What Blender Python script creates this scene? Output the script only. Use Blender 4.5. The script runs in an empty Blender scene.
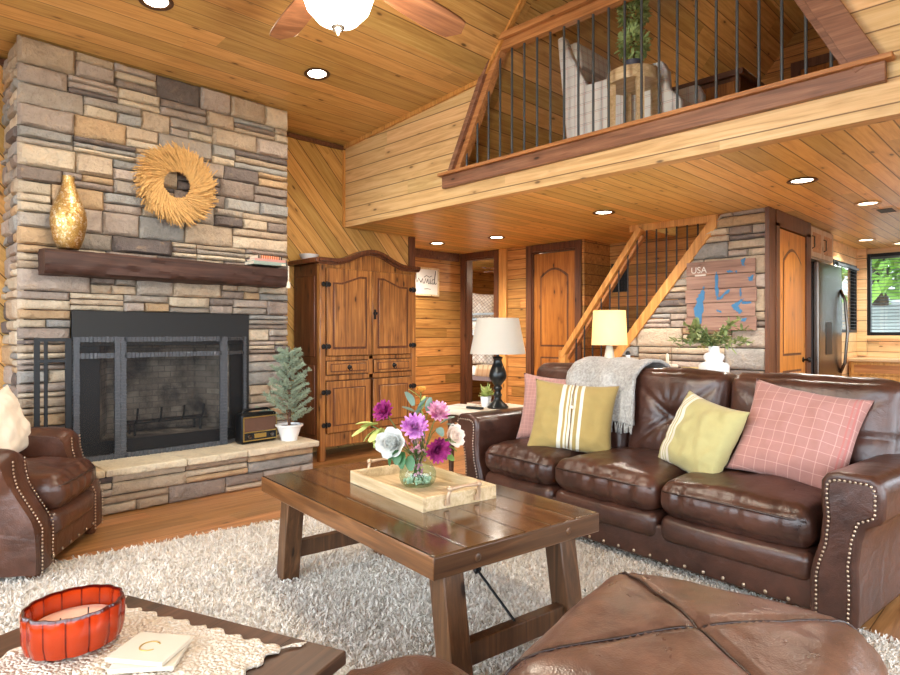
import bpy, bmesh, math, random
import numpy as np
from math import sin, cos, pi, sqrt, radians, atan2, exp
from mathutils import Vector, Matrix, Euler, noise
from mathutils.bvhtree import BVHTree
random.seed(7)
SC = bpy.context.scene
COL = SC.collection

# ------------------------------------------------------------------ mesh builder
class MB:
    def __init__(self):
        self.v = []; self.f = []; self.col = None
    def add(self, vs, fs):
        o = len(self.v)
        self.v.extend([tuple(p) for p in vs])
        self.f.extend([tuple(i + o for i in f) for f in fs])
        return self
    def box(self, x0, x1, y0, y1, z0, z1):
        vs = [(x, y, z) for z in (z0, z1) for y in (y0, y1) for x in (x0, x1)]
        return self.add(vs, [(0, 2, 3, 1), (4, 5, 7, 6), (0, 1, 5, 4), (2, 6, 7, 3), (0, 4, 6, 2), (1, 3, 7, 5)])
    def obox(self, c, s, rot=(0, 0, 0)):
        m = Euler(rot).to_matrix(); c = Vector(c)
        vs = [c + m @ Vector((x * s[0] / 2, y * s[1] / 2, z * s[2] / 2)) for z in (-1, 1) for y in (-1, 1) for x in (-1, 1)]
        return self.add(vs, [(0, 2, 3, 1), (4, 5, 7, 6), (0, 1, 5, 4), (2, 6, 7, 3), (0, 4, 6, 2), (1, 3, 7, 5)])
    def bar(self, p0, p1, w, h, up=(0, 0, 1)):
        p0 = Vector(p0); p1 = Vector(p1); d = (p1 - p0).normalized(); up = Vector(up)
        s = d.cross(up)
        if s.length < 1e-5: s = d.cross(Vector((1, 0, 0)))
        s.normalize(); t = s.cross(d).normalized()
        vs = []
        for p in (p0, p1):
            for a, b in ((-1, -1), (1, -1), (1, 1), (-1, 1)):
                vs.append(p + s * (a * w / 2) + t * (b * h / 2))
        return self.add(vs, [(0, 1, 2, 3), (7, 6, 5, 4), (0, 4, 5, 1), (1, 5, 6, 2), (2, 6, 7, 3), (3, 7, 4, 0)])
    def tube(self, pts, r, n=8, cap=True):
        pts = [Vector(p) for p in pts]
        rs = list(r) if isinstance(r, (list, tuple)) else [r] * len(pts)
        vs = []; fs = []; prev = None
        for i, p in enumerate(pts):
            a = pts[max(i - 1, 0)]; b = pts[min(i + 1, len(pts) - 1)]
            d = (b - a)
            if d.length < 1e-9: d = Vector((0, 0, 1))
            d.normalize()
            if prev is None:
                s = d.cross(Vector((0, 0, 1)))
                if s.length < 1e-3: s = d.cross(Vector((1, 0, 0)))
            else:
                s = prev - d * prev.dot(d)
                if s.length < 1e-5: s = d.cross(Vector((0, 0, 1)))
            s.normalize(); prev = s; t = d.cross(s)
            for k in range(n):
                q = 2 * pi * k / n
                vs.append(p + s * (cos(q) * rs[i]) + t * (sin(q) * rs[i]))
        for i in range(len(pts) - 1):
            for k in range(n):
                fs.append((i * n + k, i * n + (k + 1) % n, (i + 1) * n + (k + 1) % n, (i + 1) * n + k))
        if cap:
            fs.append(tuple(range(n - 1, -1, -1))); fs.append(tuple((len(pts) - 1) * n + k for k in range(n)))
        return self.add(vs, fs)
    def lathe(self, prof, n=28, c=(0, 0, 0), sx=1, sy=1, flute=None):
        vs = []; fs = []
        for r, z in prof:
            for k in range(n):
                q = 2 * pi * k / n
                rr = r * (flute(q) if flute else 1)
                vs.append((c[0] + rr * cos(q) * sx, c[1] + rr * sin(q) * sy, c[2] + z))
        for i in range(len(prof) - 1):
            for k in range(n):
                fs.append((i * n + k, i * n + (k + 1) % n, (i + 1) * n + (k + 1) % n, (i + 1) * n + k))
        if prof[0][0] > 1e-6: fs.append(tuple(range(n - 1, -1, -1)))
        if prof[-1][0] > 1e-6: fs.append(tuple((len(prof) - 1) * n + k for k in range(n)))
        return self.add(vs, fs)
    def prism(self, poly, vec):
        n = len(poly); vec = Vector(vec)
        vs = [Vector(p) for p in poly] + [Vector(p) + vec for p in poly]
        fs = [tuple(range(n - 1, -1, -1)), tuple(range(n, 2 * n))]
        fs += [(i, (i + 1) % n, n + (i + 1) % n, n + i) for i in range(n)]
        return self.add(vs, fs)
    def grid(self, fn, nu, nv):
        vs = [fn(i / nu, j / nv) for j in range(nv + 1) for i in range(nu + 1)]
        fs = [(j * (nu + 1) + i, j * (nu + 1) + i + 1, (j + 1) * (nu + 1) + i + 1, (j + 1) * (nu + 1) + i) for j in range(nv) for i in range(nu)]
        return self.add(vs, fs)
    def ell(self, c, r, nu=14, nv=9, fn=None):
        c = Vector(c); r = (r, r, r) if not isinstance(r, (tuple, list)) else r
        vs = [c + Vector((0, 0, -r[2]))]; fs = []
        for j in range(1, nv):
            a = -pi / 2 + pi * j / nv
            for i in range(nu):
                q = 2 * pi * i / nu
                vs.append(c + Vector((r[0] * cos(a) * cos(q), r[1] * cos(a) * sin(q), r[2] * sin(a))))
        vs.append(c + Vector((0, 0, r[2])))
        for i in range(nu):
            fs.append((0, 1 + (i + 1) % nu, 1 + i))
            fs.append((len(vs) - 1, 1 + (nv - 2) * nu + i, 1 + (nv - 2) * nu + (i + 1) % nu))
        for j in range(nv - 2):
            for i in range(nu):
                a = 1 + j * nu; b = a + nu
                fs.append((a + i, a + (i + 1) % nu, b + (i + 1) % nu, b + i))
        if fn: vs = [fn(Vector(v)) for v in vs]
        return self.add(vs, fs)
    def rbox(self, c, s, r, n=(6, 6, 6), puff=(0, 0, 0), fn=None):
        """rounded, optionally puffed box: a leather cushion, a bolster, a mattress"""
        h = Vector(s) / 2; c = Vector(c); seen = {}; vs = []; fs = []
        def ax(k):
            m = n[k]; H = h[k]; rr = min(r, H * 0.999)
            core = [-(H - rr) + 2 * (H - rr) * i / m for i in range(m + 1)]
            e = [H - rr + rr * q for q in (0.27, 0.55, 0.8, 1.0)]
            return [-q for q in reversed(e)] + core + e
        A = [ax(0), ax(1), ax(2)]
        def vert(p):
            key = (round(p[0], 6), round(p[1], 6), round(p[2], 6))
            if key in seen: return seen[key]
            q = Vector(p); inner = Vector([max(-(h[k] - min(r, h[k])), min(h[k] - min(r, h[k]), q[k])) for k in range(3)])
            d = q - inner
            if d.length > 1e-9:
                d = d.normalized() * min(r, min(h))
                # keep flat extents when r larger than a half size
                out = inner + d
            else: out = q.copy()
            u = [q[k] / h[k] for k in range(3)]
            for k in range(3):
                if puff[k]:
                    a, b = [(1 - u[j] ** 2) for j in range(3) if j != k]
                    out[k] += puff[k] * max(a, 0) ** .7 * max(b, 0) ** .7 * (1 if u[k] > 0 else -1) * abs(u[k])
            if fn: out = fn(out, u)
            seen[key] = len(vs); vs.append(c + Vector(out)); return seen[key]
        for k in range(3):
            i, j = [(1, 2), (2, 0), (0, 1)][k]
            for sgn in (-1, 1):
                for a in range(len(A[i]) - 1):
                    for b in range(len(A[j]) - 1):
                        q = []
                        for (x, y) in ((a, b), (a + 1, b), (a + 1, b + 1), (a, b + 1)):
                            p = [0, 0, 0]; p[k] = sgn * h[k]; p[i] = A[i][x]; p[j] = A[j][y]; q.append(vert(p))
                        fs.append(tuple(q) if sgn > 0 else tuple(reversed(q)))
        return self.add(vs, fs)
    def xf(self, m):
        self.v = [tuple(m @ Vector(p)) for p in self.v]; return self
    def build(self, name, mat, parent=None, smooth=None, bevel=0, seg=2, loc=None, rot=None, solid=0, sub=0, fix=True):
        me = bpy.data.meshes.new(name); me.from_pydata(self.v, [], self.f); me.update()
        if self.col is not None:
            at = me.color_attributes.new('tint', 'FLOAT_COLOR', 'POINT')
            at.data.foreach_set('color', np.array(self.col, dtype=np.float32).ravel())
        if fix and len(self.f) < 60000:
            bm = bmesh.new(); bm.from_mesh(me); bmesh.ops.recalc_face_normals(bm, faces=bm.faces); bm.to_mesh(me); bm.free()
        if smooth is not None:
            me.polygons.foreach_set('use_smooth', [True] * len(me.polygons))
            if smooth < 180: me.set_sharp_from_angle(angle=radians(smooth))
        o = bpy.data.objects.new(name, me); COL.objects.link(o)
        if mat: me.materials.append(mat)
        if parent: o.parent = parent
        if loc: o.location = loc
        if rot: o.rotation_euler = rot
        if solid:
            m = o.modifiers.new('thick', 'SOLIDIFY'); m.thickness = solid; m.offset = 0
        if bevel:
            m = o.modifiers.new('bev', 'BEVEL'); m.width = bevel; m.segments = seg; m.limit_method = 'ANGLE'; m.angle_limit = radians(40)
            if smooth is None:
                me.polygons.foreach_set('use_smooth', [True] * len(me.polygons)); me.set_sharp_from_angle(angle=radians(50)); m.harden_normals = False
        if sub:
            m = o.modifiers.new('sub', 'SUBSURF'); m.levels = sub; m.render_levels = sub
        return o

def tag(o, label=None, cat=None, group=None, kind=None):
    if label: o['label'] = label
    if cat: o['category'] = cat
    if group: o['group'] = group
    if kind: o['kind'] = kind
    return o
def thing(name, label, cat, loc=(0, 0, 0), rz=0, group=None, rot=None):
    o = bpy.data.objects.new(name, None); COL.objects.link(o); o.empty_display_size = .1
    o.location = loc; o.rotation_euler = rot if rot else (0, 0, rz)
    return tag(o, label, cat, group)
def struct(name, mb, mat, **k):
    o = mb.build(name, mat, **k)
    if not o.parent: o['kind'] = 'structure'
    return o
def dup(root, loc=None, rz=None, label=None):
    r = root.copy(); COL.objects.link(r)
    if loc is not None: r.location = loc
    if rz is not None: r.rotation_euler = (0, 0, rz)
    if label: r['label'] = label
    for ch in list(root.children):
        c = ch.copy(); COL.objects.link(c); c.parent = r
        for g in list(ch.children):
            d = g.copy(); COL.objects.link(d); d.parent = c
    return r

# ------------------------------------------------------------------ materials
def lin(c):
    return tuple(((x / 255) / 12.92 if x / 255 <= .04045 else ((x / 255 + .055) / 1.055) ** 2.4) for x in c)
class NT:
    def __init__(self, name):
        self.m = bpy.data.materials.new(name); self.m.use_nodes = True
        self.t = self.m.node_tree; self.t.nodes.clear()
        self.out = self.t.nodes.new('ShaderNodeOutputMaterial')
        self.bsdf = None
    def n(self, typ, **k):
        d = self.t.nodes.new(typ)
        for a, b in k.items(): setattr(d, a, b)
        return d
    def l(self, a, b): self.t.links.new(a, b)
    def set(self, sock, v):
        if isinstance(v, bpy.types.NodeSocket): self.l(v, sock)
        elif v is not None:
            if sock.type == 'RGBA' and len(v) == 3: v = (*v, 1)
            sock.default_value = v
    def math(self, op, a, b=None, c=None):
        d = self.n('ShaderNodeMath', operation=op); self.set(d.inputs[0], a)
        if b is not None: self.set(d.inputs[1], b)
        if c is not None: self.set(d.inputs[2], c)
        return d.outputs[0]
    def comb(self, x, y, z):
        d = self.n('ShaderNodeCombineXYZ')
        for i, v in enumerate((x, y, z)): self.set(d.inputs[i], v)
        return d.outputs[0]
    def coord(self, rot=None, kind='Object'):
        d = self.n('ShaderNodeTexCoord'); o = d.outputs[kind]
        if rot:
            mp = self.n('ShaderNodeMapping'); self.l(o, mp.inputs[0]); mp.inputs['Rotation'].default_value = rot; o = mp.outputs[0]
        s = self.n('ShaderNodeSeparateXYZ'); self.l(o, s.inputs[0])
        return o, s.outputs[0], s.outputs[1], s.outputs[2]
    def noise(self, vec, scale=5, detail=4, rough=.55, dist=0):
        d = self.n('ShaderNodeTexNoise'); self.l(vec, d.inputs['Vector'])
        d.inputs['Scale'].default_value = scale; d.inputs['Detail'].default_value = detail
        d.inputs['Roughness'].default_value = rough; d.inputs['Distortion'].default_value = dist
        return d.outputs['Fac']
    def vor(self, vec, scale=5, rand=1, feat='F1'):
        d = self.n('ShaderNodeTexVoronoi', feature=feat); self.l(vec, d.inputs['Vector']); d.inputs['Scale'].default_value = scale
        d.inputs['Randomness'].default_value = rand
        return d.outputs['Distance']
    def white(self, vec):
        d = self.n('ShaderNodeTexWhiteNoise', noise_dimensions='3D'); self.l(vec, d.inputs['Vector']); return d.outputs['Value']
    def ramp(self, f, stops):
        d = self.n('ShaderNodeValToRGB'); self.set(d.inputs[0], f); r = d.color_ramp
        while len(r.elements) < len(stops): r.elements.new(.5)
        for e, (p, c) in zip(r.elements, stops): e.position = p; e.color = (*c, 1) if len(c) == 3 else c
        return d.outputs[0]
    def mix(self, f, a, b, mode='MIX'):
        d = self.n('ShaderNodeMix', data_type='RGBA', blend_type=mode)
        self.set(d.inputs[0], f); self.set(d.inputs[6], a); self.set(d.inputs[7], b); return d.outputs[2]
    def step(self, v, lo, hi, a=0., b=1.):
        d = self.n('ShaderNodeMapRange', interpolation_type='SMOOTHSTEP'); self.set(d.inputs[0], v)
        for i, x in enumerate((lo, hi, a, b)): d.inputs[1 + i].default_value = x
        return d.outputs[0]
    def bump(self, h, strength=.3, dist=.01):
        d = self.n('ShaderNodeBump'); self.set(d.inputs['Height'], h); d.inputs['Strength'].default_value = strength
        d.inputs['Distance'].default_value = dist; return d.outputs[0]
    def pbr(self, color, rough=.5, metal=0, normal=None, spec=None, coat=0, coatr=.1, trans=0, ior=None, alpha=None, emit=None, estr=0, sheen=0, sss=0):
        b = self.n('ShaderNodeBsdfPrincipled'); self.bsdf = b
        self.set(b.inputs['Base Color'], color); self.set(b.inputs['Roughness'], rough); self.set(b.inputs['Metallic'], metal)
        if normal is not None: self.l(normal, b.inputs['Normal'])
        if spec is not None: self.set(b.inputs['Specular IOR Level'], spec)
        if coat: b.inputs['Coat Weight'].default_value = coat; b.inputs['Coat Roughness'].default_value = coatr
        if trans: b.inputs['Transmission Weight'].default_value = trans
        if ior: b.inputs['IOR'].default_value = ior
        if alpha is not None: self.set(b.inputs['Alpha'], alpha)
        if emit is not None: self.set(b.inputs['Emission Color'], emit); b.inputs['Emission Strength'].default_value = estr
        if sheen: b.inputs['Sheen Weight'].default_value = sheen
        if sss: b.inputs['Subsurface Weight'].default_value = sss; b.inputs['Subsurface Radius'].default_value = (.02, .02, .02)
        self.l(b.outputs[0], self.out.inputs[0]); return self.m

def simple(name, rgb, rough=.5, metal=0, var=.12, scale=14, bump=0, **k):
    t = NT(name); v, x, y, z = t.coord(); c = lin(rgb)
    n = t.noise(v, scale, 4)
    col = t.mix(n, tuple(q * (1 - var) for q in c), tuple(min(1, q * (1 + var)) for q in c))
    nb = t.bump(t.noise(v, scale * 4, 3), bump, .005) if bump else None
    return t.pbr(col, rough, metal, nb, **k)

def warm(c, s):
    """stains read redder once light has bounced about a timber room: pull them toward yellow"""
    m = max(c); return tuple(m * (q / m) ** s for q in c)
def wood(name, light, mid, dark, axis=0, across=1, plank=0, length=2.4, rot=None, rough=.42, knots=.5, coat=0, groove=.012, grain=1., contrast=1., spec=.4, pvar=.3, soft=.82, gd=.3):
    """solid wood or a run of boards: axis = grain direction, across = direction boards are laid side by side"""
    t = NT(name); v, *xyz = t.coord(rot)
    third = 3 - axis - across
    al, ac, th = xyz[axis], xyz[across], xyz[third]
    if plank:
        q = t.math('DIVIDE', ac, plank); idx = t.math('FLOOR', q); fr = t.math('FRACT', q)
        r0 = t.white(t.comb(idx, 3.3, 1.7))
        seg = t.math('FLOOR', t.math('DIVIDE', t.math('ADD', al, t.math('MULTIPLY', r0, 9.)), length))
        rr = t.white(t.comb(idx, seg, 5.1))
        sft = t.math('MULTIPLY', rr, 37.)
    else:
        rr = None; sft = 0.
    al2 = t.math('ADD', al, sft)
    gv = t.comb(t.math('MULTIPLY', al2, .9 * grain), t.math('MULTIPLY', ac, 15 * grain), t.math('MULTIPLY', th, 15 * grain))
    g = t.noise(gv, 1.6, 6, .6, 1.1)
    fine = t.noise(t.comb(t.math('MULTIPLY', al2, 4.), t.math('MULTIPLY', ac, 160.), t.math('MULTIPLY', th, 160.)), 1., 2, .5)
    g = t.math('ADD', t.math('MULTIPLY', g, .85), t.math('MULTIPLY', fine, .18))
    L, M, D = [warm(lin(c), soft) for c in (light, mid, dark)]
    col = t.ramp(g, [(.5 - .2 / contrast, L), (.5, M), (.5 + .25 / contrast, D)])
    if rr is not None:
        m = t.math('ADD', t.math('MULTIPLY', rr, 2 * pvar), 1 - pvar)
        vv = t.n('ShaderNodeHueSaturation'); t.l(col, vv.inputs['Color']); t.l(m, vv.inputs['Value'])
        t.l(t.math('ADD', t.math('MULTIPLY', rr, -.014), .509), vv.inputs['Hue'])
        col = vv.outputs[0]
    if knots:
        kv = t.comb(t.math('MULTIPLY', al2, 2.2), t.math('MULTIPLY', ac, 6.), t.math('MULTIPLY', th, 6.))
        k = t.vor(kv, 1.7)
        core = t.step(k, .06, .15, 1., 0.); ring = t.step(k, .1, .40, 1., 0.)
        sel = t.step(t.noise(kv, .9, 1), .5 - .12 * knots, .56)
        dk = tuple(q * .25 for q in D)
        col = t.mix(t.math('MULTIPLY', t.math('MULTIPLY', ring, sel), .4), col, D)
        col = t.mix(t.math('MULTIPLY', t.math('MULTIPLY', core, sel), .9), col, dk)
    h = t.math('MULTIPLY', g, .15)
    if plank:
        gw = groove / plank / 2
        e = t.math('MINIMUM', fr, t.math('SUBTRACT', 1., fr)); ed = t.step(e, gw * .3, gw, 0., 1.)
        col = t.mix(ed, tuple(q * gd for q in D), col)
        h = t.math('ADD', h, ed)
    nb = t.bump(h, .35, .006)
    return t.pbr(col, rough, 0, nb, spec=spec, coat=coat)

def leather(name, c1, c2, rough=.36, wr=1.):
    t = NT(name); v, x, y, z = t.coord()
    big = t.noise(v, 3.2, 5, .6, .5); med = t.noise(v, 11, 4, .6, .8)
    f = t.math('ADD', t.math('MULTIPLY', big, .6), t.math('MULTIPLY', med, .4))
    col = t.ramp(f, [(.33, lin(c1)), (.66, lin(c2))])
    ng = t.vor(v, 190, 1); nw = t.noise(v, 17, 3, .55, .8); nl = t.noise(v, 6, 2, .5, 1.2)
    h = t.math('ADD', t.math('MULTIPLY', ng, .06), t.math('ADD', t.math('MULTIPLY', nw, .22 * wr), t.math('MULTIPLY', nl, .7 * wr)))
    ro = t.math('ADD', t.math('MULTIPLY', med, .22), rough - .11)
    return t.pbr(col, ro, 0, t.bump(h, .5, .016), spec=.6)

def cloth(name, rgb, rough=.9, weave=260, var=.1, pattern=None, bump=.35):
    t = NT(name); v, x, y, z = t.coord(); c = lin(rgb)
    n = t.noise(v, 22, 3); col = t.mix(n, tuple(q * (1 - var) for q in c), tuple(min(1, q * (1 + var)) for q in c))
    if pattern: col = pattern(t, col, x, y, z)
    w = t.math('ADD', t.math('SINE', t.math('MULTIPLY', t.math('ADD', x, z), weave * 6)), t.math('SINE', t.math('MULTIPLY', y, weave * 6)))
    h = t.math('ADD', t.math('MULTIPLY', w, .06), t.noise(v, 160, 2))
    return t.pbr(col, rough, 0, t.bump(h, bump, .004), spec=.2, sheen=.15)

def stripes(t, col, coord, spots, rgb, soft=.0015):
    for a, b in spots:
        m = t.math('MULTIPLY', t.step(coord, a - soft, a + soft), t.step(coord, b - soft, b + soft, 1., 0.))
        col = t.mix(m, col, lin(rgb))
    return col
def lines(t, col, coord, period, width, rgb, f=.8, off=0.):
    fr = t.math('FRACT', t.math('DIVIDE', t.math('ADD', coord, off + 50 * period), period))
    m = t.math('MULTIPLY', t.step(t.math('ABSOLUTE', t.math('SUBTRACT', fr, .5)), width / period / 2 * .7, width / period / 2 * 1.3, 1., 0.), f)
    return t.mix(m, col, lin(rgb))
def emit(name, rgb, s):
    t = NT(name); e = t.n('ShaderNodeEmission'); e.inputs[0].default_value = (*lin(rgb), 1); e.inputs[1].default_value = s
    t.l(e.outputs[0], t.out.inputs[0]); return t.m
def glass(name, rgb=(255, 255, 255), rough=.0, thin=True):
    t = NT(name)
    g = t.n('ShaderNodeBsdfGlossy'); g.inputs['Roughness'].default_value = max(rough, .01)
    tr = t.n('ShaderNodeBsdfTransparent'); tr.inputs[0].default_value = (*lin(rgb), 1)
    fr = t.n('ShaderNodeLayerWeight'); fr.inputs[0].default_value = .5; fc = t.math('ADD', t.math('MULTIPLY', t.math('POWER', fr.outputs['Facing'], 3.), .45), .04)
    mx = t.n('ShaderNodeMixShader'); t.l(fc, mx.inputs[0]); t.l(tr.outputs[0], mx.inputs[1]); t.l(g.outputs[0], mx.inputs[2])
    t.l(mx.outputs[0], t.out.inputs[0]); return t.m

M = {}
M['ceil'] = wood('pine_ceiling_boards', (222, 172, 100), (206, 150, 76), (172, 112, 50), 0, 1, .165, 3.2, knots=.9, pvar=.18, groove=.009, soft=.74, gd=0.5)
M['steep'] = wood('pine_roof_boards', (222, 172, 98), (204, 146, 72), (168, 108, 48), 0, 2, .13, 3.2, knots=.9, pvar=.18, groove=.009, soft=.74, gd=0.5)
M['loftceil'] = wood('pine_loft_soffit_boards', (238, 200, 122), (228, 182, 96), (196, 142, 64), 0, 1, .115, 3.4, knots=.5, pvar=.18, rough=.33, soft=.74, gd=0.45)
M['diag'] = wood('pine_diagonal_boards', (222, 168, 92), (206, 146, 68), (164, 104, 42), 0, 2, .15, 3., rot=(0, radians(-47), 0), knots=.8, pvar=.22, soft=.74)
M['fascia'] = wood('light_pine_boards', (234, 192, 132), (222, 172, 108), (186, 128, 70), 1, 2, .135, 3.6, knots=.7, pvar=.12, soft=.74, gd=0.45)
M['wallx'] = wood('amber_pine_wall_boards_along_x', (204, 138, 66), (178, 108, 44), (128, 68, 24), 0, 2, .13, 1.6, knots=.9, pvar=.3, soft=.74)
M['wally'] = wood('amber_pine_wall_boards_along_y', (204, 138, 66), (178, 108, 44), (128, 68, 24), 1, 2, .13, 1.6, knots=.9, pvar=.3, soft=.74)
M['kitwall'] = wood('pale_pine_kitchen_boards', (238, 200, 146), (228, 182, 122), (198, 146, 88), 1, 2, .14, 2.4, knots=.5, pvar=.12, soft=.74)
M['floor'] = wood('oak_floor_boards', (192, 134, 80), (168, 108, 58), (122, 74, 36), 0, 1, .15, 1.9, knots=.25, rough=.3, pvar=.25, groove=.005, coat=.15)
M['trim'] = wood('dark_stained_trim', (122, 72, 44), (98, 55, 33), (62, 33, 20), 2, 0, 0, knots=.2)
M['trimy'] = wood('dark_stained_trim_along_y', (134, 84, 56), (108, 64, 42), (70, 38, 24), 1, 2, 0, knots=.2)
M['walnut'] = wood('walnut_rail', (168, 116, 84), (138, 88, 62), (92, 54, 38), 1, 0, 0, knots=.5, rough=.4)
M['railwood'] = wood('honey_rail', (206, 142, 84), (184, 116, 62), (140, 80, 38), 1, 0, 0, knots=.3)
M['pine'] = wood('golden_pine', (224, 164, 88), (204, 136, 62), (160, 96, 40), 2, 0, 0, knots=.4)
M['door'] = wood('honey_stained_door', (190, 116, 46), (162, 90, 32), (112, 56, 18), 2, 0, 0, knots=.5, rough=.35)
M['doororange'] = wood('orange_pine_door', (214, 138, 56), (192, 112, 38), (146, 76, 22), 2, 0, 0, knots=.4, rough=.35)
M['armoire'] = wood('rustic_armoire_wood', (196, 128, 58), (156, 94, 40), (86, 46, 20), 2, 0, 0, knots=.7, rough=.32, coat=.2, contrast=1.2)
M['armdark'] = wood('rustic_armoire_dark_wood', (122, 66, 34), (96, 48, 24), (58, 28, 14), 2, 1, 0, knots=.4, rough=.34, coat=.15)
M['table'] = wood('coffee_table_top_planks', (112, 74, 42), (84, 53, 30), (50, 30, 17), 1, 0, .132, 6., knots=.2, rough=.16, coat=.35, groove=.014, pvar=.25, spec=.5)
M['tableedge'] = wood('coffee_table_edge_wood', (150, 92, 46), (112, 66, 32), (70, 38, 18), 1, 0, 0, knots=.4, rough=.28, coat=.2)
M['tableend'] = wood('coffee_table_end_wood', (112, 70, 40), (82, 50, 28), (50, 28, 16), 0, 1, 0, knots=.3, rough=.28, coat=.2)
M['tableleg'] = wood('coffee_table_leg_wood', (126, 82, 48), (92, 58, 34), (54, 34, 20), 2, 0, 0, knots=.2, rough=.35)
M['sidetab'] = wood('dark_side_table_wood', (104, 68, 46), (78, 50, 34), (48, 30, 20), 1, 0, .2, 4., knots=.2, rough=.35, groove=.003)
M['mantel'] = wood('rough_dark_mantel', (98, 62, 50), (70, 42, 34), (36, 22, 18), 0, 2, 0, knots=.3, rough=.6, contrast=.8)
M['kitcab'] = wood('honey_kitchen_cabinet', (226, 170, 94), (206, 144, 68), (164, 102, 42), 2, 0, 0, knots=.4)
M['palecab'] = wood('pale_cabinet', (214, 184, 150), (196, 160, 122), (156, 116, 80), 2, 0, 0, knots=.4)
M['traywood'] = wood('pale_tray_wood', (222, 198, 160), (200, 170, 124), (162, 128, 84), 1, 0, 0, knots=.1)
M['signwood'] = wood('weathered_sign_planks', (172, 136, 118), (146, 110, 94), (104, 74, 64), 1, 2, 0, 5., knots=.3, rough=.8)
M['leather'] = leather('brown_leather', (42, 24, 19), (84, 52, 40), rough=.33, wr=1.0)
M['leather2'] = leather('red_brown_leather', (52, 29, 21), (92, 56, 40), rough=.33)
M['leather3'] = leather('worn_tan_brown_leather', (68, 46, 37), (128, 94, 77), rough=.31, wr=1.1)
M['welt'] = leather('dark_leather_welt', (34, 20, 16), (58, 36, 28))
M['brass'] = simple('nailhead_brass', (196, 180, 160), .3, 1)
M['black'] = simple('black_iron', (18, 19, 21), .4, .4, bump=.1)
M['blackmatt'] = simple('matt_black_panel', (20, 21, 22), .55)
M['hammer'] = simple('hammered_iron', (92, 96, 102), .3, .7, var=.5, scale=90, bump=.9)
M['baluster'] = simple('daylit_iron_baluster', (88, 96, 102), .3, .5)  # window light put into the colour: iron lightened to blue-grey
M['steel'] = simple('stainless_steel', (112, 105, 98), .25, 1, var=.04)
M['steeldark'] = simple('dark_steel_side', (58, 54, 54), .4, .4)
M['white'] = simple('white_glaze', (240, 240, 238), .2, 0, var=.03)
M['whitematt'] = simple('white_paint', (206, 203, 196), .6, 0, var=.03)
M['cream'] = cloth('cream_linen', (232, 218, 196))
M['shade'] = cloth('off_white_lamp_shade', (246, 242, 234), var=.03)
M['gold'] = simple('crackled_gold', (206, 178, 122), .36, 1, var=.4, scale=34, bump=.9)
def crackle():
    t = NT('crackled_gold_leaf'); v, x, y, z = t.coord(); d = t.vor(v, 75, 1, 'DISTANCE_TO_EDGE'); c = t.n('ShaderNodeTexVoronoi'); t.l(v, c.inputs['Vector']); c.inputs['Scale'].default_value = 75
    s = t.n('ShaderNodeSeparateColor'); t.l(c.outputs['Color'], s.inputs[0])
    col = t.ramp(s.outputs[0], [(.0, lin((190, 150, 84))), (.6, lin((216, 180, 112))), (1., lin((238, 224, 196)))]); col = t.mix(t.step(d, .0, .07), lin((160, 120, 64)), col)
    return t.pbr(col, t.math('ADD', t.math('MULTIPLY', s.outputs[1], .2), .3), .95, t.bump(t.step(d, 0., .12), .35, .003))
M['gold'] = crackle()
M['straw'] = simple('dry_straw', (206, 164, 102), .8, 0, var=.35, scale=30)
M['grate'] = simple('iron_grate', (20, 20, 20), .6)
M['log'] = simple('rust_copper', (120, 60, 40), .6)
# ------------------------------------------------------------------ stone work
def stone_mat():
    t = NT('ledger_stone'); v, x, y, z = t.coord()
    a = t.n('ShaderNodeAttribute', attribute_name='tint').outputs['Color']
    n = t.noise(v, 9, 5, .65, .6); n2 = t.noise(v, 34, 4, .6)
    vv = t.math('ADD', t.math('MULTIPLY', n, .75), t.math('MULTIPLY', n2, .45))
    d = t.n('ShaderNodeHueSaturation'); t.l(a, d.inputs['Color']); t.l(t.math('ADD', vv, .42), d.inputs['Value'])
    col = t.mix(t.math('MULTIPLY', t.step(n, .56, .74), .4), d.outputs[0], lin((190, 160, 122)), 'MIX')
    col = t.mix(t.math('MULTIPLY', t.step(n2, .5, .75), .35), col, lin((70, 66, 68)))
    h = t.math('ADD', t.math('MULTIPLY', n, .9), t.math('MULTIPLY', n2, .6))
    return t.pbr(col, .85, 0, t.bump(h, .8, .03), spec=.25)
M['stone'] = stone_mat()
M['mortar'] = simple('dark_mortar', (74, 66, 58), .95, bump=.4)
PAL = [((176, 158, 136), 5), ((162, 152, 140), 5), ((142, 129, 119), 4), ((196, 181, 158), 5), ((112, 103, 99), 2), ((184, 156, 122), 2), ((152, 150, 145), 3), ((172, 158, 146), 5)]
PALL = [c for c, w in PAL for _ in range(w)]
def stone_layout(rng, W, H, courses=(.10, .19), widths=(.2, .5)):
    out = []; z = 0
    while z < H - .03:
        ch = rng.uniform(*courses)
        if H - z - ch < .08: ch = H - z
        x = 0
        while x < W - .02:
            w = rng.uniform(*widths)
            if W - x - w < .12: w = W - x
            k = rng.random()
            if k < .42 or ch < .09:
                out.append((x, x + w, z, z + ch))
            elif k < .85:
                s = rng.uniform(.35, .65) * ch
                for a, b in ((0, s), (s, ch)):
                    q = x
                    if rng.random() < .4 and w > .3:
                        m = x + w * rng.uniform(.35, .65); out.append((x, m, z + a, z + b)); q = m
                    out.append((q, x + w, z + a, z + b))
            else:
                for a, b in ((0, .33), (.33, .66), (.66, 1)): out.append((x, x + w, z + a * ch, z + b * ch))
            x += w
        z += ch
    return out
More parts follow.
